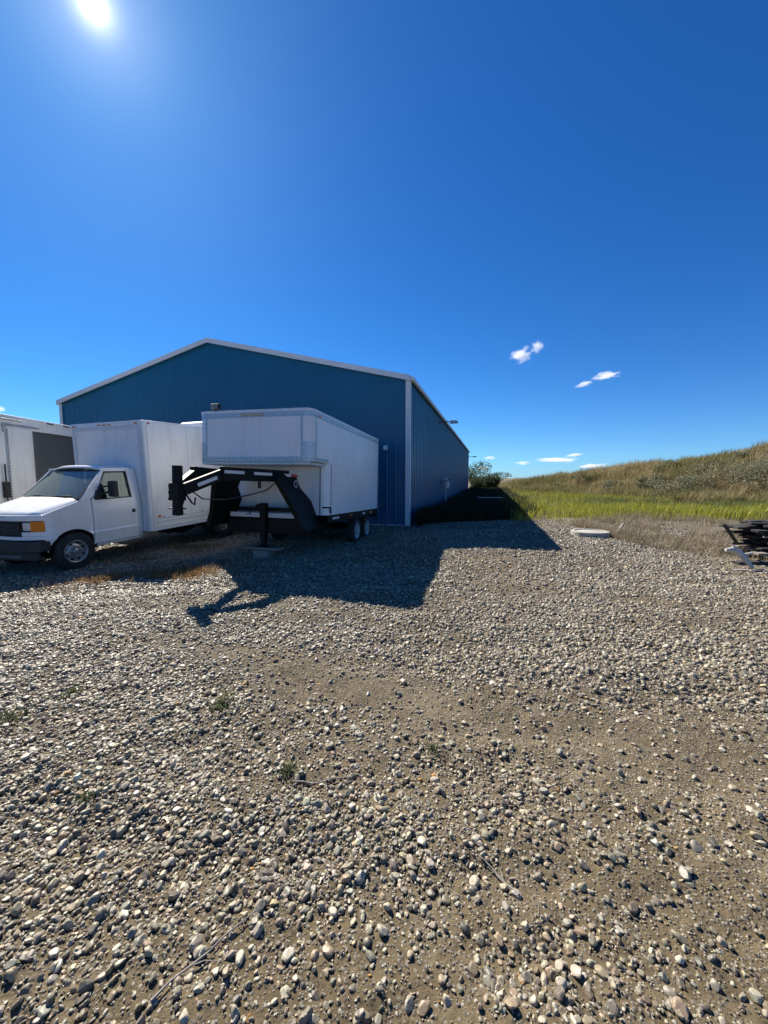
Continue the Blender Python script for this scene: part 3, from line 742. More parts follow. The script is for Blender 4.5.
for sg in (-1, 1):
    fender = [(-.55, .72), (-.46, .70)] + arch[::-1] + [(.375, .44), (.375, 1.395), (.12, 1.375), (0, 1.335), (-.3, 1.245), (-.55, 1.17)]
    # split the fender outline in convex-ish strips so it bends cleanly
    polys = []
    ptsA = arch[::-1]
    topz = lambda y: float(np.interp(y, [-.50, -.3, 0, .12, .375], [1.17, 1.245, 1.335, 1.375, 1.40]))
    ys = [-.56] + [p[0] for p in ptsA if p[1] > 0] + [.44 - .02]
    prevp = (-.56, .72)
    seq = [(-.50, .72)] + [(y, z) for y, z in ptsA] + []
    for a, b in zip(seq[:-1], seq[1:]):
        if b[0] - a[0] < 1e-4: continue
        a2 = (a[0], min(a[1], topz(a[0]) - .01)); b2_ = (min(b[0], .375), b[1])
        polys.append([a2, b2_, (b2_[0], topz(b2_[0])), (a2[0], topz(a2[0]))])
    mb = panel(polys, sg); mb.build('fender', M['van'], TK, smooth=40)
    # sill below the door and post behind it
    mb = panel([[(.43, .40), (1.47, .40), (1.47, .455), (.43, .455)]], sg, off=-.006); mb.build('sill', M['rusty'], TK)
    mb = panel([[(1.385, .465), (1.47, .465), (1.47, 1.36), (1.385, 1.36)], [(1.385, 1.36), (1.47, 1.36), (1.47, 2.02), (1.335, 2.02)]], sg); mb.build('door_post', M['van'], TK)
    mb = panel([[(.155, 1.38), (.375, 1.405), (.455, 1.47), (.785, 2.0), (.76, 2.02), (.735, 2.0)]], sg, .04); mb.build('windscreen_post', M['van'], TK)
    mb = panel([[(.73, 1.975), (1.34, 1.975), (1.315, 2.035), (.71, 2.035)]], sg, .04, .002); mb.build('roof_rail', M['van'], TK)
    d = MB()
    polys = [[(.385, .465), (1.375, .465), (1.375, 1.36), (.385, 1.36)], [(.385, 1.36), (1.375, 1.36), (1.375, 1.395), (.40, 1.395)],
             [(.40, 1.395), (.455, 1.395), (.785, 1.955), (.795, 1.985)], [(1.26, 1.395), (1.375, 1.395), (1.335, 1.985), (1.245, 1.955)], [(.785, 1.955), (1.245, 1.955), (1.335, 1.985), (.795, 1.985)]]
    dr = panel(polys, sg, .035, .004).build('door', M['van'], TK, smooth=25)
    gl = panel([[(.45, 1.385), (1.265, 1.385), (1.25, 1.962), (.782, 1.962)]], sg, .004, -.018).build('window', M['glass'], dr)
    h = MB(); h.b2((sg * .985 - .02, 1.24, 1.02), (sg * .985 + .022, 1.31, 1.10)); h.build('handle', M['plastic'], dr, bevel=.008)
    sm = panel([[(.45, 1.37), (1.275, 1.37), (1.27, 1.395), (.455, 1.395)], [(.44, 1.395), (.465, 1.395), (.795, 1.965), (.775, 1.965)], [(1.245, 1.395), (1.275, 1.395), (1.26, 1.965), (1.23, 1.965)], [(.775, 1.94), (1.26, 1.94), (1.26, 1.965), (.785, 1.965)]], sg, .012, .008).build('window_seal', M['plastic'], dr)
    mo = panel([[(.39, .80), (1.37, .80), (1.37, .835), (.39, .835)]], sg, .01, .007)
    # wing mirror
    mm = MB(); mm.b2((sg * 1.13 - .11, .70, 1.42), (sg * 1.13 + .11, .80, 1.76)); mr_ = mm.build('wing_mirror', M['plastic'], TK, bevel=.03, seg=3)
    mm = MB(); mm.tube([(sg * .95, .52, 1.50), (sg * 1.05, .68, 1.52), (sg * 1.12, .74, 1.55)], .025); mm.tube([(sg * .93, .56, 1.62), (sg * 1.06, .72, 1.66)], .018); mm.prism([(.43, 1.41), (.60, 1.41), (.62, 1.60), (.52, 1.58)], 'x', sg * .93, sg * .985); mm.build('mirror_arm', M['plastic'], mr_)
    mm = MB(); mm.b2((sg * 1.13 - .09, .80, 1.44), (sg * 1.13 + .09, .806, 1.74)); mm.build('mirror_glass', M['clear'], mr_)
# hood and cowl
def hood(u, v):
    x = -.955 + 1.91 * u; e = abs(x) / .955
    y0 = yf(x * .95, 1.2) - .0; y1 = .06 + .08 * e ** 2.2
    y = y0 + (y1 - y0) * v
    z0 = 1.185 - .03 * e ** 3; z1 = 1.405
    z = z0 + (z1 - z0) * (v ** .85) + .05 * (1 - e ** 3) * (.4 + .6 * v) - .035 * max(0, e - .9) * 10
    # rolled front lip
    if v < .08: z -= .03 * (1 - v / .08)
    # shoulder crease
    if .70 < e < .9: z += .012 * math.sin((e - .70) / .2 * math.pi)
    lim = fx(min(y, .3), 1.2) - .004
    return (max(-lim, min(lim, x)), y, z)
mb = MB(); mb.grid(hood, 40, 24); mb.build('hood', M['van'], TK, smooth=40, solid=.012)
mb = MB()
def cowl(u, v):
    x = -.90 + 1.8 * u; return (x, .02 + .08 * (abs(x) / .9) ** 2.2 + .16 * v, 1.395 + .035 * v + .03 * (1 - abs(x) / .9))
mb.grid(cowl, 24, 2); mb.build('cowl', M['plastic'], TK, solid=.01)
mb = MB()
for x0 in (-.55, .15): mb.tube([(x0, .08, 1.435), (x0 + .28, .11, 1.475), (x0 + .60, .15, 1.475)], .016, 6)
mb.build('wiper', M['plastic'], TK)
# windscreen
def wsc(u, v, shrink=0):
    z = 1.415 + (1.99 - 1.415) * v; x = (-1 + 2 * u) * (.925 - .105 * v); return (x, ws(x, z), z)
mb = MB(); mb.grid(wsc, 20, 6); mb.build('windscreen', M['wglass'], TK, smooth=60, recalc=False)
def wsf(u0, u1, v0, v1):
    m_ = MB(); m_.grid(lambda u, v: (lambda p: (p[0], p[1] - .006, p[2]))(wsc(u0 + (u1 - u0) * u, v0 + (v1 - v0) * v)), 20, 4); return m_
mb = MB()
for a in ((-.0, 1., .0, .035), (0., 1., .955, 1.0), (-.005, .03, 0, 1), (.97, 1.005, 0, 1)):
    q = wsf(*a); mb.add(q.v, q.f)
mb.build('windscreen_seal', M['plastic'], TK, smooth=60)
# roof
def roofz(x, y): return 2.02 + .085 * (1 - abs(x / .845) ** 3.2) - .05 * max(0, 1 - (y - .69) / .12) ** 2
def roof_s(u, v):
    x = -.847 + 1.694 * u; y0 = ws(x, 1.99) - .005; y = y0 + (1.48 - y0) * v; return (x, y, roofz(x, y + (.69 - y0) * (1 - v)))
mb = MB(); mb.grid(roof_s, 24, 16); mb.build('cab_roof', M['van'], TK, smooth=50, solid=.02)
# front end
def fstrip(x0, x1, z0, z1, off=0.0, dep=.04, n=24, yfun=yf):
    m_ = MB(); vs = []; fs = []
    for i in range(n + 1):
        x = x0 + (x1 - x0) * i / n; y = yfun(x, 1.0) + off
        vs += [(x, y, z0), (x, y, z1), (x, y + dep, z1), (x, y + dep, z0)]
    for i in range(n):
        for k in range(4): fs.append((4 * i + k, 4 * i + 4 + k, 4 * i + 4 + (k + 1) % 4, 4 * i + (k + 1) % 4))
    fs += [(3, 2, 1, 0), tuple(4 * n + k for k in range(4))]
    m_.add(vs, fs); return m_
mb = MB()
q = fstrip(-.948, .948, 1.065, 1.175); mb.add(q.v, q.f)
q = fstrip(-.948, .948, .70, .775); mb.add(q.v, q.f)
for a_, b_ in ((-.945, -.60), (.60, .945)):
    q = fstrip(a_, b_, .776, .862, .004, .04); mb.add(q.v, q.f)
mb.build('front_panel', M['van'], TK, bevel=.02, seg=3)
mb = fstrip(-.90, .90, .775, 1.065, .035, .02); mb.build('grille_backing', M['plastic'], TK)
mb = MB()
for z in (.83, .92, 1.01):
    q = fstrip(-.54, .54, z - .018, z + .018, .008, .03); mb.add(q.v, q.f)
for x in (-.56, -.0, .56): mb.b2((x - .015, yf(x) + .003, .79), (x + .015, yf(x) + .034, 1.05))
q = fstrip(-.58, .58, 1.045, 1.063, -.004, .04); mb.add(q.v, q.f); q = fstrip(-.58, .58, .777, .795, -.004, .04); mb.add(q.v, q.f)
mb.build('grille', M['plastic'], TK, bevel=.004)
for sg in (-1, 1):
    a, b = (.64, .77) if sg > 0 else (-.77, -.64)
    mb = fstrip(a, b, .885, 1.04, .0, .034, 8); mb.build('headlight', M['clear'], TK, bevel=.015)
    # amber lens wraps from the front round the fender corner
    mb = MB(); vs_ = []; path = []
    for x in np.linspace(.778, .945, 7): path.append((x, yf(x) - .002))
    for y in np.linspace(-.503, -.49, 3): path.append((fx(y, .95) + .006, y))
    path = [(sg * x, y) for x, y in path]
    if sg < 0: path = path[::-1]
    strip(mb, path, .865, 1.055, .003, .03); mb.build('turn_signal', M['amber'], TK, bevel=.012)
# bumper
def yb(x, z=0): return -.83 + .20 * abs(x / .98) ** 3
mb = MB(); q = fstrip(-.98, .98, .48, .685, 0, .10, 32, yb); mb.add(q.v, q.f)
for sg in (-1, 1):
    mb.prism([(sg * .98, -.63), (sg * .985, -.50), (sg * .975, -.43), (sg * .93, -.43), (sg * .93, -.55)], 'z', .49, .68)
mb.build('bumper', M['plastic'], TK, bevel=.02, seg=3)
mb = fstrip(-.90, .90, .33, .475, .05, .06, 24, yb); mb.build('valance', M['plastic'], TK, bevel=.01)
mb = fstrip(-.62, .62, .375, .43, .035, .02, 24, yb); mb.build('air_dam', M['grey'], TK, bevel=.004)
# cab interior
mb = MB(); mb.prism([(.16, 1.36), (.32, 1.43), (.55, 1.40), (.60, 1.0), (.16, 1.0)], 'x', -.88, .88); mb.build('dashboard', M['inner'], TK, bevel=.03)
for x in (-.45, .45):
    mb = MB(); mb.b2((x - .26, .82, .95), (x + .26, 1.30, 1.08)); mb.box((x, 1.30, 1.35), (.50, .13, .62), Matrix.Rotation(-.15, 3, 'X')); mb.b2((x - .13, 1.30, 1.66), (x + .13, 1.40, 1.86)); mb.build('seat', M['inner'], TK, bevel=.04, seg=3)
mb = MB()
for k in range(24):
    a0, a1 = 2 * math.pi * k / 24, 2 * math.pi * (k + 1) / 24; rt = Matrix.Rotation(-1.0, 3, 'X')
    f_ = lambda a: rt @ Vector((.19 * math.cos(a), .19 * math.sin(a), 0)) + Vector((.45, .66, 1.36))
    mb.tube([f_(a0), f_(a1)], .015, 6)
mb.build('steering_wheel', M['plastic'], TK)
mb = MB(); mb.b2((-.93, .40, .48), (.93, 1.45, .56)); mb.b2((-.88, -.5, .55), (.88, .38, .72)); mb.b2((-.47, -.35, .70), (.47, .15, 1.15)); mb.build('cab_floor', M['black'], TK)
mb = MB(); mb.b2((-.86, 1.44, .56), (.86, 1.475, 1.36)); mb.build('cab_back', M['inner'], TK)
for sg in (-1, 1):   # wheel-arch liners
    mb = MB(); mb.prism([(AR * 1.02 * math.cos(R(a)), .37 + AR * 1.02 * math.sin(R(a))) for a in range(0, 181, 12)] + [(-.47, .35), (-.40, .35)] + [(.44 * .97 * math.cos(R(a)), .37 + .44 * .97 * math.sin(R(a))) for a in range(180, -1, -12)], 'x', sg * .62, sg * .93); mb.build('arch_liner', M['black'], TK)
    make_wheel(TK, 'wheel', (sg * .875, 0, .378), .378, .215, .218, sg, 'steelrim', 8)
    make_wheel(TK, 'wheel', (sg * .92, 4.05, .378), .378, .215, .218, sg, 'steelrim', 8)
    make_wheel(TK, 'wheel', (sg * .66, 4.05, .378), .378, .215, .218, sg, 'steelrim', 8)
mb = MB()
for sg in (-1, 1): mb.b2((sg * .42 - .04, -.5, .46), (sg * .42 + .04, 6.3, .66))
mb.tube([(-.9, 4.05, .378), (.9, 4.05, .378)], .07); mb.b2((-.2, 3.9, .27), (.2, 4.2, .5)); mb.tube([(-.8, 0, .36), (.8, 0, .36)], .04)
mb.build('chassis', M['black'], TK)
mb = MB(); mb.b2((.50, 2.2, .36), (.93, 3.1, .50)); mb.build('fuel_tank', M['black'], TK, bevel=.05)
# box body
L0, L1, B0, B1 = 1.494, 6.38, .544, 3.114
W = 1.22
pb = [(-W, L1)] + corner(-W + .055, L0 + .055, .055, 180, 270, 6) + corner(W - .055, L0 + .055, .055, 270, 360, 6) + [(W, L1)]
mb = MB(); mb.prism(pb, 'z', B0, B1 - .03, cap1=False); mb.build('box_body', M['white'], TK)
mb = MB(); rings = []
for ins, z in ((-.010, B1 - .10), (-.012, B1 - .03), (-.002, B1 - .006), (.03, B1), (.3, B1 + .01)): rings.append([(p.x, p.y, z) for p in off_path(pb, -ins)])
n = len(pb); fs_ = []
for i in range(len(rings) - 1):
    for k in range(n): fs_.append((i * n + k, i * n + (k + 1) % n, (i + 1) * n + (k + 1) % n, (i + 1) * n + k))
fs_.append(tuple((len(rings) - 1) * n + k for k in range(n))); fs_.append(tuple(range(n - 1, -1, -1)))
mb.add([q for r_ in rings for q in r_], fs_); mb.build('box_roof', M['white'], TK)
mb = MB()   # raised frame on the bulkhead
for x in (-1, 1): mb.b2((x * 1.10 - .05, L0 - .014, B0 + .02), (x * 1.10 + .05, L0 - .003, B1 - .12))
mb.b2((-1.05, L0 - .014, B1 - .19), (1.05, L0 - .003, B1 - .12)); mb.build('bulkhead_frame', M['trim'], TK, bevel=.004)
for sg in (-1, 1):
    side = (lambda a, b: [(sg * W, a), (sg * W, b)] if sg > 0 else [(sg * W, b), (sg * W, a)])
    mb = MB(); strip(mb, side(L0 + .06, L1 - .02), B0 - .005, B0 + .085, .008); rivets(mb, side(L0 + .06, L1 - .02), B0 + .06, .010, .22, (.014, .014), 1); mb.build('bottom_rail', [M['trim'], M['rivet']], TK, smooth=0)
    mb = MB(); strip(mb, side(L0 + .06, L1 - .02), B0 + .19, B0 + .215, .014); strip(mb, side(L0 + .06, L1 - .02), B0 + .27, B0 + .285, .010); rivets(mb, side(L0 + .06, L1 - .02), B0 + .30, .010, .6, (.05, .02), 1); mb.build('rub_rail', [M['trim'], M['rivet']], TK, smooth=0)
    mb = MB(); strip(mb, side(L0 + .06, L0 + .10), B0 + .09, B1 - .11, .006); mb.build('corner_post', M['trim'], TK)
    for y in (2.70, 3.92, 5.14):
        mb = MB(); strip(mb, side(y - .012, y + .012), B0 + .30, B1 - .11, .003); mb.build('panel_seam', M['trim'], TK, smooth=0)
    mb = MB(); strip(mb, side(L0 + .20, L0 + .28), B0 + .31, B0 + .35, .02, .02); mb.build('marker_light', M['amber'], TK)
    mb = MB(); strip(mb, side(L0 + .10, L0 + .17), B1 - .085, B1 - .055, .02, .02); mb.build('marker_light', M['red'], TK)
for x in (-1.05, -.17, 0, .17, 1.02):
    mb = MB(); mb.b2((x - .045, L0 - .035, B1 - .085), (x + .045, L0 - .005, B1 - .055)); mb.build('marker_light', M['amber'], TK, bevel=.006)
mb = MB(); mb.b2((-1.1, L1, B0 + .1), (1.1, L1 + .03, B1 - .2)); mb.build('rear_door', M['white'], TK, bevel=.01)
mb = MB(); mb.b2((-1.1, L1, .46), (1.1, L1 + .2, .56)); mb.build('rear_bumper', M['black'], TK, bevel=.01)
mb = MB(); mb.prism([(3.55, B1 + .004), (5.0, B1 + .004), (5.0, B1 + .15), (4.9, B1 + .20), (3.7, B1 + .20), (3.58, B1 + .15)], 'x', .05, 1.0); mb.build('roof_vent', M['white'], TK, bevel=.05, seg=3)

# ------------------------------------------------------------------ second white box body at the edge
SX, SY = -9.60, 9.60
ST = empty('box_trailer', (SX, SY, gz1(-10.5, 10)), -.045, 0, 0)
tag(ST, 'white box trailer with a dark grey side door, behind the van cab', 'trailer')
gz0 = ST.location.z; H1 = 3.18 - gz0; W2 = 2.44
mb = MB()   # x from -2.44 to 0, y from -3.0 to 4.6; doorway y 1.12..2.75, z .95.. on the +x side
ya, yb_, za, zb_ = 1.12, 2.85, .85, H1 - .30
mb.b2((-W2, -3.0, .80), (-W2 + .05, 4.6, H1)); mb.b2((-W2 + .05, -3.0, .80), (0, -2.95, H1)); mb.b2((-W2 + .05, 4.55, .80), (0, 4.6, H1))
mb.b2((-.05, -2.95, .80), (0, ya, H1)); mb.b2((-.05, yb_, .80), (0, 4.55, H1)); mb.b2((-.05, ya, zb_), (0, yb_, H1)); mb.b2((-W2 + .05, -2.95, .80), (-.05, 4.55, .86))
mb.build('box_body', M['white'], ST)
mb = MB(); mb.b2((-W2 - .01, -3.01, H1 - .06), (.012, 4.61, H1 + .03)); mb.build('roof', M['white'], ST, bevel=.025, seg=3)
mb = MB()
mb.b2((-.15, ya, za), (-.12, yb_, zb_)); mb.build('door_panel', M['grey'], ST)
mb = MB(); mb.b2((.004, .30, .84), (.045, 1.06, zb_ + .02)); dl = mb.build('door_leaf', M['white'], ST, bevel=.01)
mb = MB()
for k in range(34): mb.b2((.046, .285, .9 + k * .065), (.062, .315, .9 + k * .065 + .04))
mb.build('hinge', M['rivet'], dl, smooth=0)
mb = MB()
for k in range(34): mb.b2((.046, 1.05, .9 + k * .065), (.058, 1.085, .9 + k * .065 + .04))
mb.build('hinge', M['rivet'], dl, smooth=0)
mb = MB(); mb.tube([(.06, .16, 1.0), (.06, .16, 2.2)], .018); mb.b2((.02, .10, 1.35), (.10, .22, 1.75)); mb.build('latch_bar', M['plastic'], ST)
mb = MB(); mb.b2((.012, .22, H1 - .235), (.05, 1.30, H1 - .205)); mb.b2((.012, .22, H1 - .42), (.05, .29, H1 - .235)); mb.b2((.012, .1, H1 - .11), (.07, .75, H1 - .075)); mb.build('door_track', M['alu'], ST, bevel=.006)
for y in (1.6, 2.2, 2.8):
    mb = MB(); mb.b2((.012, y, H1 - .05), (.035, y + .22, H1 - .015)); mb.build('marker_light', M['grey'], ST)
mb = MB(); mb.b2((-2.0, -2.9, .60), (-.4, 4.5, .80)); mb.build('chassis', M['black'], ST)
for y in (2.4, 3.4):
    make_wheel(ST, 'wheel', (-.25, y, .40), .40, .24, .22, 1); make_wheel(ST, 'wheel', (-W2 + .25, y, .40), .40, .24, .22, -1)
for x in (-.5, -1.9):
    mb = MB(); mb.b2((x - .06, -2.3, .0), (x + .06, -2.18, .62)); mb.b2((x - .14, -2.38, -.01), (x + .14, -2.10, .03)); mb.build('landing_leg', M['black'], ST)

# ------------------------------------------------------------------ hill beyond the field
HA = np.array([.10, .24, .30, .353, .457, .561, .665, .82, .997, 1.25, 1.7, 2.4])
HZ = np.array([.0, .05, .25, .85, 1.65, 2.1, 2.4, 2.7, 3.3, 3.9, 4.0, 3.5])
HR = np.array([75, 70, 62, 52, 45, 41, 36, 30.5, 27.5, 25, 22, 20.])
HF = np.array([60, 56, 52, 44, 37, 31, 26.5, 22.5, 20.5, 18.5, 16.5, 15.])
def hill_z(x, y):
    a = x / np.maximum(y, 1e-3); f = np.interp(a, HA, HF); r = np.interp(a, HA, HR); h = np.interp(a, HA, HZ)
    t = (y - f) / (r - f)
    return h * sst(t) * (1 - .12 * sst((t - 1.2) / 2)) + .35 * fbm(x * .35, y * .35, 4) * sst(t * 1.6) + .12 * fbm(x * 1.4, y * 1.4, 3) * sst(t * 2)
def build_hill():
    na, nt_ = 420, 110
    a = np.linspace(.10, 2.4, na); t = np.concatenate([np.linspace(-.12, 1.6, 80), np.linspace(1.7, 7, nt_ - 80)])
    A, T = np.meshgrid(a, t); f = np.interp(A, HA, HF); r = np.interp(A, HA, HR); Y = f + T * (r - f); X = A * Y
    Z = hill_z(X, Y) - .06 - .3 * sst((-T) / .1) - 2.5 * sst((T - 5) / 2)
    V = np.stack([X, Y, Z], -1).reshape(-1, 3)
    i = np.arange(nt_ - 1)[:, None] * na; j = np.arange(na - 1)[None]
    F = np.stack([i + j, i + j + 1, i + na + j + 1, i + na + j], -1).reshape(-1, 4)
    m = surf('hill_soil', (.17, .14, .085), .95, 0, .3, .5, (.10, .10, .05), .5, .3, .4, 6)
    tag(fast_mesh('hill', V, [F], m, None, True), 'low dry grassy bank rising beyond the field', 'hill', kind='structure')
build_hill()

# ------------------------------------------------------------------ blades
def blades(base, h, wd, tint, lean=.35, rng=RNG, tipdark=1.0):
    n = len(base); yaw = rng.uniform(0, 2 * np.pi, n); side = np.stack([np.cos(yaw), np.sin(yaw), np.zeros(n)], 1) * (wd / 2)[:, None]
    la = rng.uniform(0, 2 * np.pi, n); lm = np.abs(rng.normal(0, lean, n)) * h
    ld = np.stack([np.cos(la) * lm + .12 * h, np.sin(la) * lm, np.zeros(n)], 1)
    up = np.zeros((n, 3)); up[:, 2] = 1
    mid = base + up * (h * .55)[:, None] + ld * .32; tip = base + up * (h * np.sqrt(np.clip(1 - (lm / h) ** 2 * .4, .3, 1)))[:, None] + ld
    V = np.stack([base - side, base + side, mid + side * .8, mid - side * .8, tip], 1).reshape(-1, 3)
    o = np.arange(n)[:, None] * 5
    return V, o + np.array([[0, 1, 2, 3]]), o + np.array([[3, 2, 4]]), np.repeat(tint, 5, 0)
def blade_obj(name, base, h, wd, tint, mt, lean=.35, rng=RNG):
    V, Q, T, C = blades(base, h, wd, tint, lean, rng)
    return fast_mesh(name, V, [Q, T], mt, C, False)
def mixcol(cols, wts, n, rng, jit=.2):
    wts = np.array(wts, float); wts /= wts.sum(); return np.array(cols)[rng.choice(len(cols), n, p=wts)] * rng.uniform(1 - jit, 1 + jit, (n, 1))

rng = np.random.default_rng(21)
# tall dry grass over the hill
def hill_pts(n, t0, t1, a0=.28, a1=1.25):
    a = rng.uniform(a0, a1, n); f = np.interp(a, HA, HF); r = np.interp(a, HA, HR); t = rng.uniform(t0, t1, n); y = f + t * (r - f); x = a * y
    return x, y, t
x, y, t = hill_pts(120000, -.15, 1.7)
cl = fbm(x * .9, y * .9, 3); keep = rng.random(len(x)) < .45 + 1.3 * (cl + .25); x, y, t, cl = x[keep], y[keep], t[keep], cl[keep]
n = len(x); p = fbm(x * .28 + 5, y * .28, 3)
tan_ = mixcol([(.38, .295, .15), (.46, .37, .21), (.29, .23, .11), (.23, .19, .09)], [3, 2, 3, 1], n, rng)
grn = mixcol([(.20, .19, .075), (.25, .22, .09), (.15, .14, .065)], [2, 2, 1], n, rng)
k = sst((p + .05 + .25 * (t - .75) + rng.normal(0, .12, n)) / .3)[:, None]
hh = rng.uniform(.3, .95, n) * (1 + .8 * np.clip(cl, -.3, .5))
o = blade_obj('dry_grass', np.stack([x, y, hill_z(x, y) - .1], 1), hh, rng.uniform(.018, .045, n), grn * (1 - k) + tan_ * k, M['dry'], .4, rng)
tag(o, 'tall tan and olive grass covering the bank', 'grass', kind='stuff')
# yellow-green grass between the yard and the hill
n = 150000
a = rng.uniform(.285, 1.12, n); f = np.interp(a, HA, HF); y0 = 14.3 + 2.2 * fbm(a * 9, a * 3 + 1, 3); u = rng.random(n)
y = y0 + (f + 2.6 - y0) * u ** 1.35; x = a * y
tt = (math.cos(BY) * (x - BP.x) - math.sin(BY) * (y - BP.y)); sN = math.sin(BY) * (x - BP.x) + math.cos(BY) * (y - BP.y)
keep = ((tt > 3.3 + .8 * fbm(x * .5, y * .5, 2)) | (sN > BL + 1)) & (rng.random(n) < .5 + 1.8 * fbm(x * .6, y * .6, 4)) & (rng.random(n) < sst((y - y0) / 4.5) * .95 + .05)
x, y, u = x[keep], y[keep], u[keep]; n = len(x); p = fbm(x * .2, y * .3 + 4, 3)[:, None]
g1 = mixcol([(.27, .29, .028), (.34, .33, .045), (.19, .23, .028), (.36, .31, .09)], [3, 3, 2, 1], n, rng); g2 = mixcol([(.10, .14, .03), (.24, .20, .09)], [2, 1], n, rng)
kk = sst((p + .12 + .3 * fbm(x * 1.3, y * 1.0, 2)[:, None]) / .4)
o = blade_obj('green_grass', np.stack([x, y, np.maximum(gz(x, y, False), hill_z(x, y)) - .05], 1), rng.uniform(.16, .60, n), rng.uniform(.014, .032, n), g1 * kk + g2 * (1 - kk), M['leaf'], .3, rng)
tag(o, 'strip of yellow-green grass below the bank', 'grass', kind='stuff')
# grey-brown dry weeds along the yard's right edge
def weed_field(n, xf, yr, hr, wr, cols, wts, name, label, lean=.5, mt='dry', dens=.5, cond=None):
    y = rng.uniform(*yr, n); x = xf(y, rng.random(n)); q = fbm(x * 1.1, y * 1.1, 3); keep = rng.random(n) < dens + 2.2 * q
    if cond is not None: keep &= cond(x, y)
    x, y, q = x[keep], y[keep], q[keep]; m_ = len(x)
    h_ = rng.uniform(*hr, m_) * (1 + .9 * np.clip(q, -.4, .5))
    o = blade_obj(name, np.stack([x, y, gz(x, y) - .01], 1), h_, rng.uniform(*wr, m_), mixcol(cols, wts, m_, rng), M[mt], lean, rng)
    tag(o, label, 'weeds', kind='stuff'); return o
GREYW = [(.27, .215, .145), (.36, .30, .21), (.19, .15, .10), (.21, .19, .09), (.42, .36, .26)]
weed_field(62000, lambda y, u: 6.0 + .9 * fbm(y * .7, y * .2, 3) + np.maximum(0, 9.0 - y) * .55 + u ** 1.3 * (y * 1.15 - 4.0), (7.2, 17.5), (.06, .27), (.005, .012), GREYW, [3, 3, 2, 2, 1.5], 'dry_weeds', 'grey-brown dead weeds between the gravel and the green grass', .95, dens=.36)
# weeds in the building's shade, their colours lowered to deepen that shade
def shade(y, u): return y * 0
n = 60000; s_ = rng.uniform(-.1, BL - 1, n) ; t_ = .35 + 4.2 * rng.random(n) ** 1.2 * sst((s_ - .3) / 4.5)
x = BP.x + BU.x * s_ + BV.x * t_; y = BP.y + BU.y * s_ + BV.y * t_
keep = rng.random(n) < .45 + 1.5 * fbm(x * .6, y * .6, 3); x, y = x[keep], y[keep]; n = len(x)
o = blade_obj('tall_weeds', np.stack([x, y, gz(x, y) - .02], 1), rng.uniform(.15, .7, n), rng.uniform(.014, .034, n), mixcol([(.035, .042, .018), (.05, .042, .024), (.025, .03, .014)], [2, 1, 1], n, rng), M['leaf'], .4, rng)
tag(o, 'tall weeds, shade painted into their colour, growing along the foot of the blue side wall', 'weeds', kind='stuff')
# low rust-brown dry patch in front of the truck
cA, cB = at_ground(80, 585, -.2), at_ground(200, 574, -.15)
n = 9000; u = rng.random(n); ctr = np.array(cA[:2])[None] * (1 - u)[:, None] + np.array(cB[:2])[None] * u[:, None]
xy = ctr + rng.normal(0, 1, (n, 2)) * np.array([.30, .30]) ; keep = rng.random(n) < .55 + 1.8 * fbm(xy[:, 0] * 1.8, xy[:, 1] * 1.8, 3); xy = xy[keep]; n = len(xy)
o = blade_obj('dead_grass', np.stack([xy[:, 0], xy[:, 1], gz(xy[:, 0], xy[:, 1]) - .01], 1), rng.uniform(.04, .17, n), rng.uniform(.005, .012, n), mixcol([(.30, .17, .075), (.36, .24, .12), (.22, .12, .055), (.20, .17, .07)], [3, 2, 2, 1], n, rng), M['dry'], .8, rng)
tag(o, 'rust-brown dead grass on the gravel in front of the truck', 'grass', kind='stuff')
# dark stuff under the vehicles
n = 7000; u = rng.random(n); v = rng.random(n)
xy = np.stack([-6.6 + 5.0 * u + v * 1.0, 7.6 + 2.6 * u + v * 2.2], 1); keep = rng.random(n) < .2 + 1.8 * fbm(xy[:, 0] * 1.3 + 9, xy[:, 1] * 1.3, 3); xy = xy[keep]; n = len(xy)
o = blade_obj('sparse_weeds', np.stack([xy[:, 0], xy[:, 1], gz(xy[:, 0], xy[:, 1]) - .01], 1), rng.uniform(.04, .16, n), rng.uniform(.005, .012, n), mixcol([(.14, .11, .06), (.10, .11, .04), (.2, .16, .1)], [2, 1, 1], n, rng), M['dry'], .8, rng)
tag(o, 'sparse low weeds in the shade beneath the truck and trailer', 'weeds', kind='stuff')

# ------------------------------------------------------------------ bushes
def bush_mesh(seed, nleaf, size, cols, wts, leaf=(.05, .10), lobes=9):
    r = np.random.default_rng(seed); V = []; T = []
    cen = r.normal(0, 1, (lobes, 3)) * np.array([.34, .34, .20]) + np.array([0, 0, .52]); rad = r.uniform(.20, .36, lobes)
    which = r.integers(0, lobes, nleaf); d = r.normal(0, 1, (nleaf, 3)); d /= np.linalg.norm(d, axis=1, keepdims=True)
    p = cen[which] + d * (rad[which] * r.uniform(.35, 1.15, nleaf) ** .6)[:, None]; p[:, 2] = np.abs(p[:, 2]); p *= size
    ln = r.uniform(*leaf, nleaf); a = r.normal(0, 1, (nleaf, 3)); a[:, 2] += .6; a /= np.linalg.norm(a, axis=1, keepdims=True)
    b = np.cross(a, r.normal(0, 1, (nleaf, 3))); b /= np.linalg.norm(b, axis=1, keepdims=True)
    V = np.stack([p, p + a * (ln * .5)[:, None] + b * (ln * .22)[:, None], p + a * ln[:, None], p + a * (ln * .5)[:, None] - b * (ln * .22)[:, None]], 1).reshape(-1, 3)
    F = np.arange(nleaf * 4).reshape(-1, 4)
    col = mixcol(cols, wts, nleaf, r, .25)
    return V, F, np.repeat(col, 4, 0), cen * size
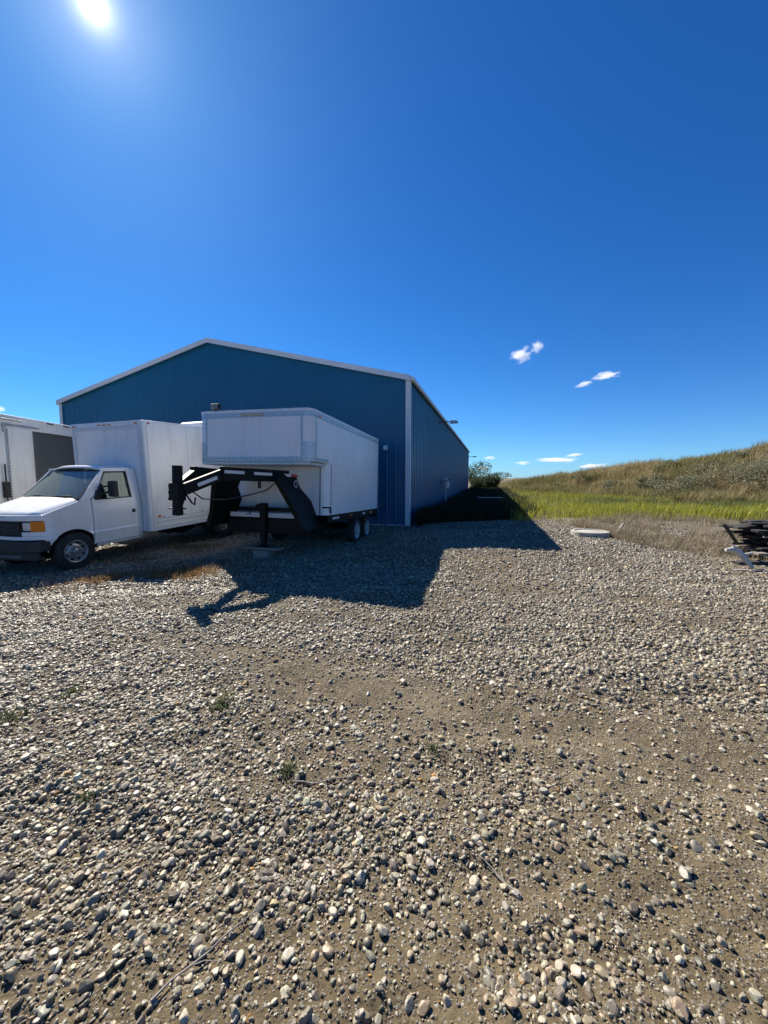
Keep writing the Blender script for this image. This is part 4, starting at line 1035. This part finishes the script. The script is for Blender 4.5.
def make_bush(name, label, cat, group, seed, loc, size, cols, wts, nleaf=2600, leaf=(.06, .12), yaw=0.0):
    root = empty(name, loc); root.rotation_euler = (0, 0, yaw); tag(root, label, cat, group)
    V, F, C, cen = bush_mesh(seed, nleaf, np.array(size), cols, wts, leaf); fast_mesh('foliage', V, [F], M['leaf'], C, False, root)
    mb = MB()
    for c in cen: mb.tube([(0, 0, -.1), (c[0] * .4, c[1] * .4, c[2] * .5), tuple(c * 1.1)], [.035, .025, .008], 6)
    mb.build('stems', M['bark'], root); return root
SAGE = [(.19, .19, .11), (.26, .255, .16), (.13, .135, .07), (.32, .30, .20)]; OLIVE = [(.10, .12, .045), (.14, .15, .06), (.08, .09, .04)]
DKG = [(.045, .065, .03), (.07, .09, .04), (.035, .05, .025)]
def hb(px, t):
    a = (px - 384) / FPX; f = np.interp(a, HA, HF); r = np.interp(a, HA, HR); y = f + t * (r - f); x = a * y; return x, y, float(hill_z(np.array([x]), np.array([y]))[0]) - .1
SB = [(722, .35, 3.3, 1.9, 'largest silvery sage bush, low on the bank above the lumber pile'), (757, .45, 2.8, 1.7, 'silvery sage bush at the right picture edge, on the lower bank'), (690, .30, 2.2, 1.35, 'grey-green sage bush left of the largest one on the bank'),
      (655, .42, 1.7, 1.05, 'mid-sized grey-green bush half way along the bank'), (742, .90, 1.2, .55, 'sage bush near the top of the bank at its highest part'), (617, .30, 1.6, .8, 'low sage bush at the foot of the bank above the concrete ring')]
for i, (px, t, wd, hg, lab) in enumerate(SB):
    make_bush('sage_bush', lab, 'bush', 'sage bushes on the bank', 100 + i, hb(px, t), (wd, wd, hg), SAGE, [3, 2, 2, 1], 3600, (.07, .15), i * 1.3)
OB = [(585, .55, 1.5, .7, 'small olive bush on the left part of the bank'), (560, .35, 1.6, .65, 'low olive bush near the left end of the bank'), (539, .95, 1.4, .5, 'dark olive bush on the ridge at the low left end of the bank'), (716, .98, 1.0, .45, 'dark green bush standing out on the ridge of the bank'), (632, .97, .9, .35, 'small green bush on the ridge half way along the bank'), (674, .75, 1.5, .7, 'olive bush on the upper slope of the bank')]
for i, (px, t, wd, hg, lab) in enumerate(OB):
    make_bush('olive_bush', lab, 'bush', 'green bushes on the bank', 200 + i, hb(px, t), (wd, wd, hg), OLIVE, [2, 2, 1], 1800, (.07, .14), i * 2.1)
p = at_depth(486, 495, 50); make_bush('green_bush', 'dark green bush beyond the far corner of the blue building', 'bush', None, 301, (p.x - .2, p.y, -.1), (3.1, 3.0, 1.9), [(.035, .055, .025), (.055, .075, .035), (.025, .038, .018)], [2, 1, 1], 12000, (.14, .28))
for i, (px, Y, wd, hg, lab) in enumerate(((471, 110, 9, 6.0, 'distant dark tree at the far corner of the blue building'), (494, 130, 10, 3.2, 'distant low tree right of the dark green bush'))):
    p = at_depth(px, 478, Y); root = empty('distant_tree', (p.x, p.y, -.3)); tag(root, lab, 'tree', 'distant trees')
    V, F, C, cen = bush_mesh(320 + i, 3000, np.array((wd, wd, hg)), DKG, [2, 1, 1], (.3, .6)); fast_mesh('crown', V, [F], M['leaf'], C, False, root)
    mb = MB(); mb.tube([(0, 0, -.2), (0, .1, hg * .3), (.2, 0, hg * .6)], [.25, .18, .06], 8); mb.build('trunk', M['bark'], root)

# ------------------------------------------------------------------ small things at the edge of the yard
p = at_ground(590, 535, .10); zr = gz1(p.x, p.y)
mb = MB(); mb.lathe([(.37, 0), (.455, 0), (.46, .135), (.445, .15), (.38, .15), (.37, .135)], (0, 0, 0), 'z', 48, close=True); o = mb.build('concrete_ring', M['conc'], None, smooth=35)
o.location = (p.x, p.y, zr - .03); tag(o, 'pale round concrete riser ring set in the gravel mound', 'concrete ring')
mb = MB(); mb.lathe([(0, 0), (.368, 0), (.368, .12), (.33, .133), (0, .137)], (0, 0, 0), 'z', 40); o2 = mb.build('lid', M['conc'], o, smooth=35)
q = Vector((p.x + .60, p.y - .05, gz1(p.x + .6, p.y - .05)))
mb = MB(); mb.bar((0, 0, -.03), (.30, .12, .30), .07, .035); o = mb.build('wooden_stake', M['greywood'], None, bevel=.004); o.location = q; tag(o, 'leaning weathered stake beside the concrete ring', 'stake')
# pale rail in the building's shade
p = at_depth(490, 497, 22.); root = empty('low_bench', (p.x, p.y, gz1(p.x, p.y)), .1); tag(root, 'low pale plank on dark posts in the shade beside the blue wall', 'bench')
mb = MB(); mb.b2((-.70, -.12, .46), (.70, .12, .51)); mb.build('plank', M['bleach'], root, bevel=.006)
for sx in (-.6, .6):
    mb = MB(); mb.b2((sx - .05, -.05, -.05), (sx + .05, .05, .46)); mb.build('post', M['darkwood'], root)
# black lumber pile
lp = Vector((7.72, 7.75, 0)); lab = 'blackened weathered board stacked in the lumber pile'
r2 = random.Random(4); layer_z = 0.03; count = 0
for lay in range(13):
    zz = layer_z + lay * .054
    for k in range(4):
        mb = MB(); Ln = r2.uniform(1.3, 2.2); th = r2.uniform(.032, .052)
        mb.box((0, 0, 0), (Ln, r2.uniform(.10, .21), th))
        o = mb.build('lumber_board', M['darkwood'] if r2.random() < .84 else M['greywood'], None, bevel=.006)
        x0 = lp.x + .72 + r2.uniform(-.30, .22); y0 = lp.y - .30 + k * .22 + r2.uniform(-.04, .04)
        o.location = (x0, y0, gz1(lp.x, lp.y) + zz + .03); o.rotation_euler = (r2.uniform(-.10, .10), r2.uniform(-.03, .03), r2.uniform(-.13, .13) * (1 if lay < 8 else 2.6))
        tag(o, lab, 'board', 'boards in the lumber pile')
for k in range(9):
    mb = MB(); Ln = r2.uniform(.5, 1.1); mb.box((0, 0, 0), (Ln, r2.uniform(.03, .06), .025)); o = mb.build('scrap_slat', M['greywood'] if k % 2 else M['darkwood'], None, bevel=.004)
    o.location = (lp.x + r2.uniform(-.05, .8), lp.y - .46 - r2.uniform(0, .12), gz1(lp.x, lp.y) + .08 + .075 * k); o.rotation_euler = (r2.uniform(-.2, .2), r2.uniform(-.35, .35), r2.uniform(-.4, .4))
    tag(o, 'thin scrap slat caught on the front of the lumber pile', 'slat', 'slats on the lumber pile')
def board(name, label, a, b, wd, th, mt, cat):
    a, b = Vector(a), Vector(b); mb = MB(); mb.bar((0, 0, 0), b - a, wd, th); o = mb.build(name, M[mt], None, bevel=.006); o.location = a; tag(o, label, cat); return o
g = lambda x, y, dz=0: Vector((x, y, gz1(x, y) + dz))
a = at_depth(737, 537, 7.35); b = at_depth(724, 524, 7.30)
board('leaning_post', 'dark post end poking out at the upper corner of the lumber pile', a + Vector((.25, .25, -.18)), b, .05, .045, 'darkwood', 'post')
pz = at_ground(742, 563, .0); board('loose_board', 'dark loose board lying on the gravel before the lumber pile', g(pz.x - .10, pz.y + .02, .035), g(pz.x + 1.0, pz.y + .12, .03), .15, .045, 'darkwood', 'board')
pz = at_ground(735, 569, .0); board('loose_board', 'grey flat board half buried at the edge of the gravel', g(pz.x - .02, pz.y, .012), g(pz.x + .55, pz.y - .03, .016), .10, .025, 'greywood', 'board')
mb = MB(); q0 = at_depth(726, 543, 6.98); q1 = at_depth(739, 545, 6.95); q2 = at_depth(753, 561, 6.80); q3 = at_depth(745, 548, 6.9); q4 = at_depth(753, 546, 6.95)
def vv(q): return q - q2
mb.tube([vv(q0), vv(q0.lerp(q1, .5)) + Vector((0, 0, .02)), vv(q1), vv(q1.lerp(q2, .5)) + Vector((.0, 0, .01)), vv(q2)], [.030, .055, .058, .05, .028], 9)
mb.tube([vv(q1.lerp(q2, .3)), vv(q3), vv(q4)], [.045, .032, .016], 8); mb.tube([vv(q0.lerp(q1, .4)), vv(q0.lerp(q1, .5)) + Vector((.03, 0, .09)), vv(q0) + Vector((.10, .02, .13))], [.035, .02, .01], 8)
o = mb.build('bleached_branch', M['bleach'], None, smooth=50); zq = gz1(q2.x, q2.y) + .03; o.location = (q2.x, q2.y, zq); tag(o, 'bleached forked branch leaning against the lumber pile', 'branch')
# twigs lying on the gravel
def twig(px, py, ang, ln, label, r_=.006, forks=2, seed=0):
    rr_ = random.Random(seed); p = at_ground(px, py); mb = MB(); d = Vector((math.cos(ang), math.sin(ang), 0)); sd = Vector((-d.y, d.x, 0)); pts = []
    for k in range(7):
        f = k / 6 - .5; c = p + d * (ln * f) + sd * (rr_.uniform(-.03, .03) * ln); pts.append(Vector((c.x, c.y, gz1(c.x, c.y) + .016)))
    base = pts[3].copy(); loc = [q - base for q in pts]; mb.tube(loc, [r_ * (1.2 - .1 * k) for k in range(7)], 6)
    for k in range(forks):
        i = rr_.choice((2, 3, 4)); s = rr_.choice((-1, 1)); mb.tube([loc[i], loc[i] + d * ln * .12 + sd * s * ln * .07 + Vector((0, 0, .008)), loc[i] + d * ln * .22 + sd * s * ln * .16 + Vector((0, 0, .006))], [r_ * .7, r_ * .5, r_ * .3], 5)
    o = mb.build('twig', M['greywood'], None, smooth=50); o.location = base; tag(o, label, 'twig', 'twigs on the gravel')
twig(208, 955, .75, .34, 'longest bare twig, slanting across the stones at the lower left', .0036, 1, 1)
twig(322, 782, .1, .30, 'thin pale twig in the dirt below the trailer shadow', .004, 1, 2)
twig(95, 665, .9, .5, 'thin twig among fine gravel in front of the truck', .006, 1, 3)
twig(497, 875, 2.2, .20, 'short twig in the bare dirt right of centre', .004, 1, 4)
# little green weeds
def weed(px, py, s, label, seed):
    s = s * .6; r = np.random.default_rng(seed); p = at_ground(px, py); n = 110
    a = r.uniform(0, 2 * np.pi, n); rd = np.abs(r.normal(0, .45, n)) * s; x = p.x + np.cos(a) * rd; y = p.y + np.sin(a) * rd; z = gz(x, y)
    o = blade_obj('weed_tuft', np.stack([x - p.x, y - p.y, z - gz1(p.x, p.y)], 1), r.uniform(.25, .6, n) * s, r.uniform(.05, .10, n) * s, mixcol([(.09, .12, .05), (.13, .15, .07), (.16, .14, .08)], [2, 2, 1], n, r), M['leaf'], .8, r)
    o.location = (p.x, p.y, gz1(p.x, p.y)); tag(o, label, 'weed', 'weed tufts in the gravel')
weed(72, 692, .20, 'bright green weed tuft in the gravel at the left, before the truck', 1); weed(221, 705, .22, 'grey-green weed tuft in the dirt patch before the trailer shadow', 2)
weed(288, 772, .13, 'small weed tuft beside the pale twig', 3); weed(84, 802, .11, 'tiny weed tuft among dense stones at the left', 4); weed(432, 748, .10, 'tiny weed tuft near the middle of the yard', 5)
weed(10, 718, .20, 'green weed tuft at the left picture edge', 6)

# ------------------------------------------------------------------ clouds
def cloud_mat():
    m, t, b = mat('cloud'); t.nodes.remove(b)
    tc = nd(t, 'ShaderNodeTexCoord'); vm = nd(t, 'ShaderNodeVectorMath', operation='LENGTH'); t.links.new(tc.outputs['Object'], vm.inputs[0])
    pv = nd(t, 'ShaderNodeVolumePrincipled'); pv.inputs['Color'].default_value = (.97, .98, 1, 1); pv.inputs['Anisotropy'].default_value = .2
    nz = nd(t, 'ShaderNodeTexNoise'); nz.inputs['Scale'].default_value = 2.3; nz.inputs['Detail'].default_value = 6; nz.inputs['Roughness'].default_value = .62
    oi = nd(t, 'ShaderNodeObjectInfo'); ad = nd(t, 'ShaderNodeVectorMath', operation='ADD'); sc1 = nd(t, 'ShaderNodeMath', operation='MULTIPLY'); sc1.inputs[1].default_value = 37.0
    t.links.new(oi.outputs['Random'], sc1.inputs[0]); t.links.new(tc.outputs['Object'], ad.inputs[0]); t.links.new(sc1.outputs[0], ad.inputs[1]); t.links.new(ad.outputs[0], nz.inputs['Vector'])
    # density = (noise - edge) clipped, fading to the hull
    e = nd(t, 'ShaderNodeMapRange'); e.inputs[1].default_value = .2; e.inputs[2].default_value = 1.0; e.inputs[3].default_value = .30; e.inputs[4].default_value = .74; t.links.new(vm.outputs['Value'], e.inputs[0])
    s = nd(t, 'ShaderNodeMath', operation='SUBTRACT'); t.links.new(nz.outputs['Fac'], s.inputs[0]); t.links.new(e.outputs[0], s.inputs[1])
    mx_ = nd(t, 'ShaderNodeMath', operation='MAXIMUM'); mx_.inputs[1].default_value = 0; t.links.new(s.outputs[0], mx_.inputs[0])
    ml = nd(t, 'ShaderNodeMath', operation='MULTIPLY'); ml.inputs[1].default_value = .15; t.links.new(mx_.outputs[0], ml.inputs[0]); t.links.new(ml.outputs[0], pv.inputs['Density'])
    t.links.new(pv.outputs[0], t.nodes['Material Output'].inputs['Volume'])
    return m
CM = cloud_mat()
def cloud(px, py, wpx, hpx, Y, label, tilt=0.0, thick=1.0):
    p = at_depth(px, py, Y); k = Y / FPX
    bm = bmesh.new(); bmesh.ops.create_icosphere(bm, subdivisions=3, radius=1); me = bpy.data.meshes.new('cloud'); bm.to_mesh(me); bm.free(); me.materials.append(CM)
    o = bpy.data.objects.new('cloud', me); COL.objects.link(o); o.location = p; o.scale = (wpx * k * .62, wpx * k * .5 * thick, hpx * k * .62); o.rotation_euler = (0, tilt, 0)
    tag(o, label, 'cloud', 'clouds in the blue sky')
YC = 1600
cloud(521, 355, 26, 18, YC, 'small puffy white cloud, larger of the close pair right of the roof', -.3); cloud(537, 347, 15, 17, YC, 'tiny round white cloud, smaller of the close pair right of the roof', .2)
cloud(605, 376, 34, 10, YC, 'slim white cloud above the bank, brighter one of two', -.12); cloud(584, 384, 22, 7, YC, 'faint small wisp just left of the slim white cloud', -.25)
YD = 3000
cloud(558, 460, 52, 6, YD, 'longest flat white cloud low over the left end of the bank', 0, .6); cloud(574, 455, 22, 5, YD, 'short flat cloud resting on the longest low cloud', -.1, .6)
cloud(592, 466, 40, 6, YD, 'flat low cloud touching the ridge of the bank', -.05, .6); cloud(523, 463, 20, 5, YD, 'short flat low cloud left of the longest low one', 0, .6)
cloud(483, 468, 20, 5, YD, 'faint low cloud beside the far corner of the building', 0, .6); cloud(490, 458, 16, 5, YD, 'faint wisp above the dark green bush', 0, .6)
cloud(-2, 409, 16, 9, YD, 'white cloud scrap above the left box trailer', 0, .6)

bpy.context.view_layer.update()
